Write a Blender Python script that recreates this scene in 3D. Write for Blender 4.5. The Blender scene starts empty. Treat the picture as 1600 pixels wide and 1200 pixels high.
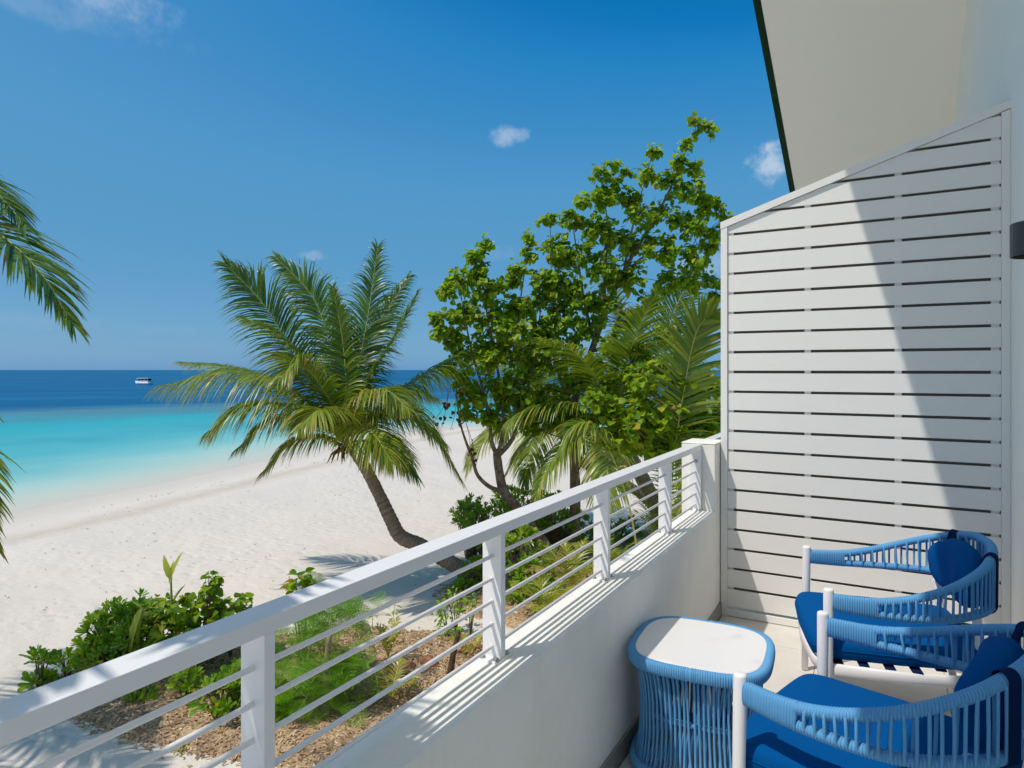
import bpy, bmesh, math, random
import numpy as np
from mathutils import Vector, Matrix, Quaternion, noise as mnoise

random.seed(7)
rng = np.random.default_rng(7)
SC = bpy.context.scene
COL = SC.collection
R = math.radians
V = Vector

# ------------------------------------------------------------------ camera, sky, sun, exposure
FZ = 2.8                      # balcony floor above the sand
EYE = FZ + 1.6
YAW = R(29.4)
FOC = 1045.0                  # focal length in pixels of a 1600 wide frame
HORIZON = 578.0
SEA_Z = -0.5
cam = bpy.data.cameras.new('camera')
cam_o = bpy.data.objects.new('camera', cam)
COL.objects.link(cam_o)
cam_o.location = (0, 0, EYE)
cam_o.rotation_euler = (R(90), 0, YAW)
cam.sensor_width = 36.0
cam.lens = 36.0 * FOC / 1600.0
cam.shift_y = -(600.0 - HORIZON) / 1600.0
cam.clip_start = 0.02
cam.clip_end = 90000
SC.camera = cam_o

SUN_FROM = V((-1.0, -1.42, 2.95)).normalized()      # direction towards the sun
sun = bpy.data.lights.new('sun', 'SUN')
sun.energy = 3.15
sun.angle = R(0.53)
sun.color = (1.0, 0.935, 0.84)
sun_o = bpy.data.objects.new('sun', sun)
COL.objects.link(sun_o)
sun_o.rotation_euler = (-SUN_FROM).to_track_quat('-Z', 'Y').to_euler()
sun_o.location = SUN_FROM * 50

W = bpy.data.worlds.new('World')
SC.world = W
W.use_nodes = True
wt = W.node_tree
wt.nodes.clear()


def wn(t, **kw):
    n = wt.nodes.new(t)
    for k, v in kw.items():
        setattr(n, k, v)
    return n


sky = wn('ShaderNodeTexSky', sky_type='NISHITA', sun_disc=False)
sky.sun_elevation = math.asin(SUN_FROM.z)
sky.sun_rotation = math.atan2(SUN_FROM.x, SUN_FROM.y)
sky.altitude = 0
sky.air_density = 0.45
sky.dust_density = 1.0
sky.ozone_density = 4.0
# the photograph's saturated colour grade of the sky, one curve per channel for the whole dome; upper ends raised to brighten the shade
pre = wn('ShaderNodeVectorMath', operation='SCALE')
pre.inputs['Scale'].default_value = 0.05
wt.links.new(sky.outputs[0], pre.inputs[0])
spl = wn('ShaderNodeSeparateColor')
wt.links.new(pre.outputs[0], spl.inputs[0])
cmb = wn('ShaderNodeCombineColor')
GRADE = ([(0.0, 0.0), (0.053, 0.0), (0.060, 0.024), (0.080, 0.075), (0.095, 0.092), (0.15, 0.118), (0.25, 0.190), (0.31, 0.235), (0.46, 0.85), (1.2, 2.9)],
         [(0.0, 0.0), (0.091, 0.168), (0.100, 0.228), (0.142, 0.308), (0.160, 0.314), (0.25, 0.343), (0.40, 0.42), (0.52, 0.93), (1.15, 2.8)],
         [(0.0, 0.0), (0.190, 0.472), (0.204, 0.540), (0.28, 0.580), (0.35, 0.580), (0.55, 0.615), (0.66, 1.05), (1.2, 2.8)])  # steep upper ends make the unseen sunward sky fill the shade
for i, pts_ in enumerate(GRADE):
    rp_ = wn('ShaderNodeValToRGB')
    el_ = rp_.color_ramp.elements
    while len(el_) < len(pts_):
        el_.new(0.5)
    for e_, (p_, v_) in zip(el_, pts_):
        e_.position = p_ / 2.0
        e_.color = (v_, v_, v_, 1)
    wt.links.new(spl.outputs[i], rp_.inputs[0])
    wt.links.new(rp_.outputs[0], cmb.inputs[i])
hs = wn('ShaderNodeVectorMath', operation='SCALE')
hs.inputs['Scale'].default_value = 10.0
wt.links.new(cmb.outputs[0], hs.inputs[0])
bg = wn('ShaderNodeBackground')
bg.inputs['Strength'].default_value = 0.1
out = wn('ShaderNodeOutputWorld')
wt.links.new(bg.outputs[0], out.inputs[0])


def cloud_layer(base, puffs):
    """soft fair-weather clouds: noise-broken puffs at directions on the sky"""
    geo = wn('ShaderNodeTexCoord')
    cur = base
    nz = wn('ShaderNodeTexNoise')
    nz.inputs['Scale'].default_value = 34
    nz.inputs['Detail'].default_value = 9
    nz.inputs['Roughness'].default_value = 0.6
    wt.links.new(geo.outputs['Generated'], nz.inputs['Vector'])
    for (d, rx, rz, dens, col) in puffs:
        d = V(d).normalized()
        side = d.cross(V((0, 0, 1))).normalized()
        up = side.cross(d).normalized()
        dots = []
        for ax, r_ in ((side, rx), (up, rz)):
            dp = wn('ShaderNodeVectorMath', operation='DOT_PRODUCT')
            wt.links.new(geo.outputs['Generated'], dp.inputs[0])
            dp.inputs[1].default_value = ax / r_
            pw = wn('ShaderNodeMath', operation='POWER')
            ab = wn('ShaderNodeMath', operation='ABSOLUTE')
            wt.links.new(dp.outputs['Value'], ab.inputs[0])
            wt.links.new(ab.outputs[0], pw.inputs[0])
            pw.inputs[1].default_value = 2
            dots.append(pw)
        ad = wn('ShaderNodeMath', operation='ADD')
        wt.links.new(dots[0].outputs[0], ad.inputs[0])
        wt.links.new(dots[1].outputs[0], ad.inputs[1])
        fr = wn('ShaderNodeVectorMath', operation='DOT_PRODUCT')
        wt.links.new(geo.outputs['Generated'], fr.inputs[0])
        fr.inputs[1].default_value = d
        gt = wn('ShaderNodeMath', operation='GREATER_THAN')
        wt.links.new(fr.outputs['Value'], gt.inputs[0])
        gt.inputs[1].default_value = 0.5
        ns = wn('ShaderNodeMath', operation='MULTIPLY_ADD')
        wt.links.new(nz.outputs['Fac'], ns.inputs[0])
        ns.inputs[1].default_value = 3.2
        ns.inputs[2].default_value = -1.6
        sm = wn('ShaderNodeMath', operation='ADD')
        wt.links.new(ad.outputs[0], sm.inputs[0])
        wt.links.new(ns.outputs[0], sm.inputs[1])
        mr = wn('ShaderNodeMapRange', interpolation_type='SMOOTHSTEP')
        mr.inputs['From Min'].default_value = 1.0
        mr.inputs['From Max'].default_value = -0.3
        mr.inputs['To Min'].default_value = 0
        mr.inputs['To Max'].default_value = dens
        wt.links.new(sm.outputs[0], mr.inputs['Value'])
        ml = wn('ShaderNodeMath', operation='MULTIPLY')
        wt.links.new(mr.outputs[0], ml.inputs[0])
        wt.links.new(gt.outputs[0], ml.inputs[1])
        mx = wn('ShaderNodeMixRGB')
        wt.links.new(ml.outputs[0], mx.inputs[0])
        wt.links.new(cur, mx.inputs[1])
        mx.inputs[2].default_value = (*col, 1)
        cur = mx.outputs[0]
    return cur


FW = V((-math.sin(YAW), math.cos(YAW), 0))
RT = V((math.cos(YAW), math.sin(YAW), 0))


def P(px, py, depth):
    """the point at a given depth seen at a photograph pixel"""
    return V((0, 0, EYE)) + depth * (FW + RT * ((px - 800) / FOC) + V((0, 0, 1)) * ((HORIZON - py) / FOC))


def G(px, py, z=0.0):
    """the point of the level z seen at a photograph pixel"""
    return P(px, py, (EYE - z) * FOC / (py - HORIZON))


def D(px, py):
    return FW + RT * ((px - 800) / FOC) + V((0, 0, 1)) * ((HORIZON - py) / FOC)


cl = cloud_layer(hs.outputs[0], [
    (D(793, 213), 0.030, 0.016, 0.42, (6.6, 7.4, 8.4)),
    (D(1205, 258), 0.036, 0.032, 0.60, (7.0, 7.7, 8.6)),
    (D(190, 6), 0.07, 0.020, 0.24, (6.2, 7.2, 8.6)),
    (D(60, -8), 0.16, 0.035, 0.14, (6.2, 7.2, 8.6)),
    (D(492, 399), 0.020, 0.009, 0.22, (6.2, 7.2, 8.4)),
    (D(760, 395), 0.05, 0.016, 0.10, (6.2, 7.0, 8.0)),
    (D(1110, 420), 0.07, 0.025, 0.26, (6.2, 7.0, 8.0)),
    (D(40, 500), 0.10, 0.014, 0.06, (5.8, 6.6, 7.8)),
    (D(250, 515), 0.05, 0.010, 0.05, (5.8, 6.6, 7.8)),
])
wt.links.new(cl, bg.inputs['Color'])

SC.render.engine = 'CYCLES'
SC.view_settings.view_transform = 'Standard'
SC.view_settings.look = 'None'
SC.view_settings.exposure = 0.0
SC.view_settings.gamma = 1.0
SC.view_settings.use_curve_mapping = False
SC.cycles.use_denoising = True
SC.cycles.max_bounces = 9
SC.cycles.diffuse_bounces = 7
SC.cycles.transparent_max_bounces = 12
SC.cycles.sample_clamp_indirect = 6.0


# ------------------------------------------------------------------ helpers
class NT:
    """small wrapper for a material's node tree"""

    def __init__(self, name):
        self.m = bpy.data.materials.new(name)
        self.m.use_nodes = True
        self.t = self.m.node_tree
        self.b = self.t.nodes['Principled BSDF']
        self.out = self.t.nodes['Material Output']

    def n(self, typ, **kw):
        n = self.t.nodes.new(typ)
        for k, v in kw.items():
            setattr(n, k, v)
        return n

    def l(self, a, b):
        self.t.links.new(a, b)

    def coord(self, kind='Object', scale=(1, 1, 1)):
        c = self.n('ShaderNodeTexCoord')
        mp = self.n('ShaderNodeMapping')
        mp.inputs['Scale'].default_value = scale
        self.l(c.outputs[kind], mp.inputs['Vector'])
        return mp.outputs[0]

    def noise(self, vec, scale, detail=4, rough=0.55, dist=0.0):
        n = self.n('ShaderNodeTexNoise')
        n.inputs['Scale'].default_value = scale
        n.inputs['Detail'].default_value = detail
        n.inputs['Roughness'].default_value = rough
        n.inputs['Distortion'].default_value = dist
        if vec is not None:
            self.l(vec, n.inputs['Vector'])
        return n.outputs['Fac']

    def ramp(self, fac, stops, interp='LINEAR'):
        r = self.n('ShaderNodeValToRGB')
        r.color_ramp.interpolation = interp
        e = r.color_ramp.elements
        while len(e) < len(stops):
            e.new(0.5)
        for el, (p, c) in zip(e, stops):
            el.position = p
            el.color = (*c, 1) if len(c) == 3 else c
        self.l(fac, r.inputs[0])
        return r.outputs[0]

    def mix(self, fac, a, b, mode='MIX'):
        m = self.n('ShaderNodeMixRGB', blend_type=mode)
        for s, i in ((fac, 0), (a, 1), (b, 2)):
            if isinstance(s, (int, float)):
                m.inputs[i].default_value = s
            elif isinstance(s, tuple):
                m.inputs[i].default_value = (*s, 1)
            else:
                self.l(s, m.inputs[i])
        return m.outputs[0]

    def math(self, op, a, b=None, c=None, clamp=False):
        m = self.n('ShaderNodeMath', operation=op, use_clamp=clamp)
        for i, s in enumerate((a, b, c)):
            if s is None:
                continue
            if isinstance(s, (int, float)):
                m.inputs[i].default_value = s
            else:
                self.l(s, m.inputs[i])
        return m.outputs[0]

    def bump(self, h, strength=0.3, dist=0.01, normal=None):
        b = self.n('ShaderNodeBump')
        b.inputs['Strength'].default_value = strength
        b.inputs['Distance'].default_value = dist
        self.l(h, b.inputs['Height'])
        if normal is not None:
            self.l(normal, b.inputs['Normal'])
        return b.outputs[0]

    def attr(self, name, kind='GEOMETRY'):
        a = self.n('ShaderNodeAttribute', attribute_name=name, attribute_type=kind)
        return a

    def set(self, color=None, rough=None, spec=None, normal=None, metal=None, sheen=None):
        b = self.b
        for k, v in (('Base Color', color), ('Roughness', rough), ('Specular IOR Level', spec),
                     ('Normal', normal), ('Metallic', metal), ('Sheen Weight', sheen)):
            if v is None:
                continue
            if isinstance(v, tuple):
                b.inputs[k].default_value = (*v, 1)
            elif isinstance(v, (int, float)):
                b.inputs[k].default_value = v
            else:
                self.l(v, b.inputs[k])
        return self.m


def tag(o, label=None, cat=None, group=None, kind=None):
    for k, v in (('label', label), ('category', cat), ('group', group), ('kind', kind)):
        if v:
            o[k] = v
    return o


def empty(name, loc=(0, 0, 0), rz=0.0, label=None, cat=None, group=None):
    o = bpy.data.objects.new(name, None)
    o.location = loc
    o.rotation_euler = (0, 0, rz)
    o.empty_display_size = 0.1
    COL.objects.link(o)
    return tag(o, label, cat, group)


def link(name, me, mat=None, parent=None, loc=None):
    o = bpy.data.objects.new(name, me)
    if mat is not None and len(me.materials) == 0:
        me.materials.append(mat)
    if parent is not None:
        o.parent = parent
    if loc is not None:
        o.location = loc
    COL.objects.link(o)
    return o


class MB:
    """mesh builder: collects vertices and faces, then links ONE object"""

    def __init__(self):
        self.v, self.f, self.sm, self.attrs = [], [], [], {}
        self.cur = {}

    def _add(self, vs, fs, smooth=False):
        b = len(self.v)
        self.v.extend([tuple(x) for x in vs])
        self.f.extend([tuple(i + b for i in f) for f in fs])
        self.sm.extend([smooth] * len(fs))
        for k, val in self.cur.items():
            self.attrs.setdefault(k, {})
            for i in range(b, len(self.v)):
                self.attrs[k][i] = val
        return b

    def box(self, a, b, bev=0.0):
        x0, y0, z0 = (min(a[i], b[i]) for i in range(3))
        x1, y1, z1 = (max(a[i], b[i]) for i in range(3))
        if bev <= 0:
            vs = [(x0, y0, z0), (x1, y0, z0), (x1, y1, z0), (x0, y1, z0), (x0, y0, z1), (x1, y0, z1), (x1, y1, z1), (x0, y1, z1)]
            fs = [(0, 3, 2, 1), (4, 5, 6, 7), (0, 1, 5, 4), (1, 2, 6, 5), (2, 3, 7, 6), (3, 0, 4, 7)]
            self._add(vs, fs)
        else:
            bm = bmesh.new()
            bmesh.ops.create_cube(bm, size=1.0)
            for v in bm.verts:
                v.co = V(((x0 + x1) / 2 + v.co.x * (x1 - x0), (y0 + y1) / 2 + v.co.y * (y1 - y0), (z0 + z1) / 2 + v.co.z * (z1 - z0)))
            bmesh.ops.bevel(bm, geom=bm.edges[:], offset=bev, segments=2, profile=0.6, affect='EDGES')
            bm.verts.index_update()
            self._add([v.co[:] for v in bm.verts], [[v.index for v in f.verts] for f in bm.faces])
            bm.free()

    def prism(self, poly, ax, a, b):
        """polygon (two coordinates) extruded along axis ax from a to b"""
        def mk(p, t):
            if ax == 0:
                return (t, p[0], p[1])
            if ax == 1:
                return (p[0], t, p[1])
            return (p[0], p[1], t)
        n = len(poly)
        vs = [mk(p, a) for p in poly] + [mk(p, b) for p in poly]
        fs = [tuple(range(n))[::-1], tuple(range(n, 2 * n))]
        fs += [(i, (i + 1) % n, n + (i + 1) % n, n + i) for i in range(n)]
        self._add(vs, fs)

    def tube(self, pts, rad, seg=8, cap=True, smooth=True, up=None, sx=1.0):
        pts = [V(p) for p in pts]
        n = len(pts)
        rad = rad if hasattr(rad, '__len__') else [rad] * n
        tang = []
        for i in range(n):
            t = pts[min(i + 1, n - 1)] - pts[max(i - 1, 0)]
            tang.append(t.normalized() if t.length > 1e-9 else V((0, 0, 1)))
        ref = V(up) if up is not None else (V((0, 0, 1)) if abs(tang[0].z) < 0.9 else V((1, 0, 0)))
        vs = []
        s = (ref - tang[0] * ref.dot(tang[0])).normalized()
        for i in range(n):
            if up is not None:
                s = V(up)
            s = s - tang[i] * s.dot(tang[i])
            s = s.normalized() if s.length > 1e-6 else tang[i].orthogonal().normalized()
            q = tang[i].cross(s)
            for k in range(seg):
                a = 2 * math.pi * k / seg
                vs.append(pts[i] + (s * math.cos(a) + q * math.sin(a) * sx) * rad[i])
        fs = []
        for i in range(n - 1):
            for k in range(seg):
                fs.append((i * seg + k, i * seg + (k + 1) % seg, (i + 1) * seg + (k + 1) % seg, (i + 1) * seg + k))
        if cap:
            fs.append(tuple(range(seg))[::-1])
            fs.append(tuple((n - 1) * seg + k for k in range(seg)))
        self._add(vs, fs, smooth)

    def loft(self, rings, smooth=True, cap=True, closed=False):
        m = len(rings[0])
        vs = [p for r_ in rings for p in r_]
        fs = []
        n = len(rings)
        for i in range(n if closed else n - 1):
            j = (i + 1) % n
            for k in range(m):
                fs.append((i * m + k, i * m + (k + 1) % m, j * m + (k + 1) % m, j * m + k))
        if cap and not closed:
            fs.append(tuple(range(m))[::-1])
            fs.append(tuple((n - 1) * m + k for k in range(m)))
        self._add(vs, fs, smooth)

    def mesh(self, name):
        me = bpy.data.meshes.new(name)
        me.from_pydata(self.v, [], self.f)
        me.polygons.foreach_set('use_smooth', self.sm)
        for k, d in self.attrs.items():
            a = me.attributes.new(k, 'FLOAT', 'POINT')
            arr = np.zeros(len(self.v), dtype=np.float32)
            arr[np.fromiter(d.keys(), dtype=np.int64)] = np.fromiter(d.values(), dtype=np.float32)
            a.data.foreach_set('value', arr)
        me.update()
        return me

    def build(self, name, mat, parent=None, loc=None):
        return link(name, self.mesh(name), mat, parent, loc)


def catmull(pts, n):
    pts = [V(p) for p in pts]
    p = [pts[0] * 2 - pts[1]] + pts + [pts[-1] * 2 - pts[-2]]
    outp = []
    segs = len(pts) - 1
    for i in range(n):
        u = i / (n - 1) * segs
        k = min(int(u), segs - 1)
        t = u - k
        a, b, c, d = p[k], p[k + 1], p[k + 2], p[k + 3]
        outp.append(0.5 * ((2 * b) + (c - a) * t + (2 * a - 5 * b + 4 * c - d) * t * t + (3 * b - a - 3 * c + d) * t ** 3))
    return outp


def lerp(a, b, t):
    return a + (b - a) * t


def smooth01(t):
    t = min(max(t, 0.0), 1.0)
    return t * t * (3 - 2 * t)


# ------------------------------------------------------------------ materials
def mat_paint(name, col, rough=0.4, bump=0.0, bscale=200, dirt=0.05):
    m = NT(name)
    c = m.coord('Object')
    n1 = m.noise(c, 3.0, 5)
    dark = tuple(x * (1 - dirt * 2) for x in col)
    colr = m.mix(m.math('MULTIPLY', n1, 0.8), col, dark)
    nrm = None
    if bump:
        nrm = m.bump(m.noise(c, bscale, 3), bump, 0.002)
    return m.set(colr, rough, 0.4, nrm)


M = {}
M['white_metal'] = mat_paint('white_powder_coat', (0.86, 0.84, 0.845), 0.32, 0.05, 600, 0.01)
M['screen'] = mat_paint('white_timber_paint', (0.84, 0.82, 0.79), 0.5, 0.08, 120, 0.015)
M['rear_slat'] = mat_paint('dark_brown_timber', (0.24, 0.20, 0.165), 0.7, 0.1, 120, 0.05)  # dark brown chosen so the gaps between the front slats look dark
M['soffit'] = mat_paint('cream_soffit_paint', (0.91, 0.885, 0.835), 0.75, 0.06, 60, 0.01)
M['wall'] = mat_paint('white_wall_paint', (0.86, 0.85, 0.80), 0.8, 0.15, 220, 0.02)
M['green_trim'] = None
M['lamp'] = mat_paint('bronze_lamp', (0.06, 0.06, 0.055), 0.45)
M['steel'] = NT('bolt_steel').set((0.45, 0.42, 0.38), 0.35, 0.5, None, 0.9)
M['hollow_shade'] = NT('hollow_shade_black').set((0.02, 0.02, 0.022), 0.9)


def mk_plaster():
    m = NT('white_plaster')
    c = m.coord('Object')
    n1 = m.noise(c, 2.2, 6, 0.6)
    n2 = m.noise(c, 9.0, 5, 0.65)
    col = m.ramp(n1, [(0.3, (0.80, 0.77, 0.71)), (0.62, (0.88, 0.86, 0.81))])
    col = m.mix(m.ramp(n2, [(0.66, (0, 0, 0)), (0.8, (0.22, 0.22, 0.22))]), col, (0.50, 0.47, 0.40))
    v = m.n('ShaderNodeTexVoronoi')
    v.inputs['Scale'].default_value = 60
    m.l(c, v.inputs['Vector'])
    spot = m.math('LESS_THAN', v.outputs['Distance'], 0.06)
    col = m.mix(m.math('MULTIPLY', spot, m.math('GREATER_THAN', n2, 0.6)), col, (0.40, 0.38, 0.32))
    mpz = m.n('ShaderNodeMapping')
    mpz.inputs['Scale'].default_value = (1, 5.0, 0.5)
    m.l(c, mpz.inputs['Vector'])
    run = m.ramp(m.noise(mpz.outputs[0], 2.5, 5, 0.65), [(0.55, (0, 0, 0)), (0.78, (0.20, 0.20, 0.20))])
    col = m.mix(run, col, (0.55, 0.52, 0.45))
    h = m.noise(c, 170, 3, 0.6)
    h2 = m.noise(c, 24, 4, 0.6)
    nb = m.bump(h, 0.35, 0.002)
    nb = m.bump(h2, 0.15, 0.01, nb)
    return m.set(col, 0.8, 0.3, nb)


M['plaster'] = mk_plaster()


def mk_green():
    m = NT('green_trim_paint')
    c = m.coord('Object')
    n1 = m.noise(c, 7.0, 5, 0.7)
    col = m.ramp(n1, [(0.60, (0.003, 0.030, 0.013)), (0.74, (0.05, 0.12, 0.07))])
    return m.set(col, 0.6, 0.15)


M['green_trim'] = mk_green()


def mk_tile():
    m = NT('cream_floor_tile')
    c = m.coord('Object')
    n1 = m.noise(c, 6.0, 6, 0.6)
    n2 = m.noise(c, 40.0, 4, 0.6)
    col = m.ramp(n1, [(0.3, (0.62, 0.59, 0.545)), (0.7, (0.70, 0.67, 0.63))])
    col = m.mix(m.math('MULTIPLY', n2, 0.12), col, (0.45, 0.41, 0.34))
    return m.set(col, 0.55, 0.35, m.bump(n2, 0.05, 0.002))


M['tile'] = mk_tile()
M['skirting'] = mat_paint('taupe_skirting_tile', (0.30, 0.28, 0.25), 0.5)
M['grout'] = mat_paint('floor_grout', (0.40, 0.37, 0.32), 0.9)


def mk_sand():
    m = NT('coral_sand')
    g = m.n('ShaderNodeNewGeometry')
    pos = g.outputs['Position']
    big = m.noise(pos, 0.18, 4)
    mid = m.noise(pos, 1.6, 6, 0.62)
    fine = m.noise(pos, 45, 4, 0.7)
    col = m.ramp(big, [(0.3, (0.715, 0.64, 0.55)), (0.7, (0.76, 0.685, 0.595))])
    col = m.mix(m.math('MULTIPLY', fine, 0.35), col, (0.52, 0.48, 0.415))
    sh = m.attr('shore')
    wet = m.n('ShaderNodeMapRange')
    wet.inputs['From Min'].default_value = 3.6
    wet.inputs['From Max'].default_value = 1.2
    wob = m.math('MULTIPLY_ADD', mid, 1.8, -0.9)
    m.l(m.math('ADD', sh.outputs['Fac'], wob), wet.inputs['Value'])
    col = m.mix(m.math('MULTIPLY', wet.outputs[0], 0.75), col, (0.60, 0.535, 0.455))
    # strand line of washed-up debris
    wl = m.math('ABSOLUTE', m.math('ADD', m.math('ADD', sh.outputs['Fac'], -5.1), m.math('MULTIPLY_ADD', big, 2.4, -1.2)))
    line = m.n('ShaderNodeMapRange')
    line.inputs['From Min'].default_value = 1.1
    line.inputs['From Max'].default_value = 0.1
    m.l(wl, line.inputs['Value'])
    col = m.mix(m.math('MULTIPLY', m.math('MULTIPLY', line.outputs[0], mid), 0.8), col, (0.46, 0.36, 0.26))
    # dark specks of coral and twigs
    v = m.n('ShaderNodeTexVoronoi')
    v.inputs['Scale'].default_value = 2.4
    m.l(pos, v.inputs['Vector'])
    spk = m.math('MULTIPLY', m.math('LESS_THAN', v.outputs['Distance'], 0.05), m.math('GREATER_THAN', mid, 0.52))
    col = m.mix(m.math('MULTIPLY', spk, 0.7), col, (0.26, 0.22, 0.17))
    # footprints: irregular dimples, gone on the washed strip
    v2 = m.n('ShaderNodeTexVoronoi', feature='SMOOTH_F1')
    v2.inputs['Scale'].default_value = 3.0
    v2.inputs['Randomness'].default_value = 1.0
    mp = m.n('ShaderNodeMapping')
    mp.inputs['Scale'].default_value = (1.0, 1.5, 1)
    mp.inputs['Rotation'].default_value = (0, 0, 0.6)
    m.l(pos, mp.inputs['Vector'])
    m.l(mp.outputs[0], v2.inputs['Vector'])
    foot = m.n('ShaderNodeMapRange', interpolation_type='SMOOTHSTEP')
    foot.inputs['From Max'].default_value = 0.42
    m.l(v2.outputs['Distance'], foot.inputs['Value'])
    dry = m.n('ShaderNodeMapRange')
    dry.inputs['From Min'].default_value = 3.0
    dry.inputs['From Max'].default_value = 8.0
    m.l(sh.outputs['Fac'], dry.inputs['Value'])
    trod = m.n('ShaderNodeMapRange')
    trod.inputs['From Min'].default_value = 0.38
    trod.inputs['From Max'].default_value = 0.62
    trod.inputs['To Min'].default_value = 0.25
    trod.inputs['To Max'].default_value = 1.15
    m.l(m.noise(pos, 0.33, 4, 0.6), trod.inputs['Value'])
    h = m.math('MULTIPLY', m.math('MULTIPLY', m.math('ADD', m.math('MULTIPLY', foot.outputs[0], 0.5), m.noise(pos, 2.6, 5, 0.6)), dry.outputs[0]), trod.outputs[0])
    nb = m.bump(h, 0.45, 0.10)
    nb = m.bump(m.noise(pos, 14, 4, 0.65), 0.30, 0.02, nb)
    nb = m.bump(fine, 0.25, 0.006, nb)
    return m.set(col, 0.95, 0.1, nb)


M['sand'] = mk_sand()


def mk_sea():
    m = NT('sea_water')
    g = m.n('ShaderNodeNewGeometry')
    pos = g.outputs['Position']
    sh = m.attr('shore').outputs['Fac']      # metres from the waterline (positive seaward)
    rf = m.attr('reef').outputs['Fac']       # metres beyond the reef edge
    mp = m.n('ShaderNodeMapping')
    mp.inputs['Rotation'].default_value = (0, 0, -1.05)
    m.l(pos, mp.inputs['Vector'])
    mp2 = m.n('ShaderNodeMapping')
    mp2.inputs['Scale'].default_value = (0.22, 1.0, 1)
    m.l(mp.outputs[0], mp2.inputs['Vector'])
    st = mp2.outputs[0]
    big = m.noise(st, 0.05, 4, 0.6)
    mid = m.noise(st, 0.22, 5, 0.6)
    d = m.math('ADD', sh, m.math('MULTIPLY', m.math('MULTIPLY_ADD', big, 20, -10), m.math('DIVIDE', sh, 25.0, clamp=True)))
    dn = m.math('DIVIDE', d, 60.0, clamp=True)
    col = m.ramp(dn, [(0.0, (0.62, 0.57, 0.475)), (0.035, (0.56, 0.60, 0.50)), (0.085, (0.40, 0.60, 0.53)), (0.15, (0.22, 0.53, 0.51)), (0.24, (0.10, 0.44, 0.475)),
                      (0.5, (0.040, 0.395, 0.435)), (0.8, (0.028, 0.36, 0.42)), (1.0, (0.045, 0.375, 0.43))])
    mott = m.ramp(m.noise(pos, 0.085, 5, 0.6), [(0.46, (0, 0, 0)), (0.66, (0.42, 0.42, 0.42))])
    col = m.mix(m.math('MULTIPLY', mott, m.math('DIVIDE', sh, 22.0, clamp=True)), col, (0.02, 0.27, 0.36))
    # reef flat: dusky coral patches inside the edge
    near = m.n('ShaderNodeMapRange', interpolation_type='SMOOTHSTEP')
    near.inputs['From Min'].default_value = -34
    near.inputs['From Max'].default_value = -3
    m.l(rf, near.inputs['Value'])
    patch = m.ramp(m.math('ADD', m.noise(pos, 0.06, 5, 0.65), m.math('MULTIPLY_ADD', near.outputs[0], 0.24, -0.12)),
                   [(0.40, (0, 0, 0)), (0.54, (1, 1, 1))])
    col = m.mix(m.math('MULTIPLY', m.math('MULTIPLY', patch, near.outputs[0]), 0.85), col, (0.09, 0.21, 0.27))
    edge = m.n('ShaderNodeMapRange', interpolation_type='SMOOTHSTEP')
    edge.inputs['From Min'].default_value = -2.0
    edge.inputs['From Max'].default_value = 9.0
    m.l(m.math('ADD', rf, m.math('MULTIPLY_ADD', mid, 22, -11)), edge.inputs['Value'])
    deepn = m.noise(st, 0.012, 5, 0.6)
    deep = m.ramp(deepn, [(0.35, (0.0, 0.085, 0.215)), (0.68, (0.0, 0.125, 0.27))])
    cat = m.noise(st, 0.045, 5, 0.75)
    deep = m.mix(m.ramp(cat, [(0.52, (0, 0, 0)), (0.70, (0.6, 0.6, 0.6))]), deep, (0.07, 0.25, 0.44))  # paler streaks in the base colour stand in for wave glints
    col = m.mix(edge.outputs[0], col, deep)
    # waves
    w1 = m.noise(st, 0.9, 4, 0.6)
    w2 = m.noise(st, 3.2, 3, 0.6)
    nb = m.bump(w1, 0.35, 0.25)
    nb = m.bump(w2, 0.25, 0.06, nb)
    m.set(col, 0.32, 0.3, nb)
    m.b.inputs['IOR'].default_value = 1.07
    return m.m


M['sea'] = mk_sea()


def mk_mulch():
    m = NT('bark_mulch')
    g = m.n('ShaderNodeNewGeometry')
    pos = g.outputs['Position']
    v = m.n('ShaderNodeTexVoronoi')
    v.inputs['Scale'].default_value = 42
    m.l(pos, v.inputs['Vector'])
    col = m.ramp(m.n('ShaderNodeSeparateColor').outputs[0], [(0, (0, 0, 0)), (1, (1, 1, 1))])
    sp = m.n('ShaderNodeSeparateColor')
    m.l(v.outputs['Color'], sp.inputs[0])
    col = m.ramp(sp.outputs[0], [(0.0, (0.24, 0.15, 0.085)), (0.5, (0.46, 0.315, 0.185)), (1.0, (0.60, 0.44, 0.28))])
    big = m.noise(pos, 2.4, 5, 0.6)
    col = m.mix(m.ramp(big, [(0.46, (0, 0, 0)), (0.66, (0.75, 0.75, 0.75))]), col, (0.17, 0.11, 0.07))
    nb = m.bump(v.outputs['Distance'], 0.6, 0.02)
    nb = m.bump(m.noise(pos, 9, 4), 0.5, 0.06, nb)
    return m.set(col, 0.95, 0.1, nb)


M['mulch'] = mk_mulch()


def mk_tinted(name, ramp, attr='tint', rough=0.9, spec=0.1, bump=None):
    m = NT(name)
    a = m.attr(attr).outputs['Fac']
    col = m.ramp(a, ramp)
    nb = None
    if bump:
        g = m.n('ShaderNodeNewGeometry')
        nb = m.bump(m.noise(g.outputs['Position'], bump, 3), 0.4, 0.005)
    return m.set(col, rough, spec, nb)


M['chips'] = mk_tinted('wood_chips', [(0, (0.22, 0.13, 0.075)), (0.4, (0.46, 0.31, 0.18)), (0.8, (0.62, 0.46, 0.29)), (1, (0.70, 0.58, 0.42))])


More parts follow.
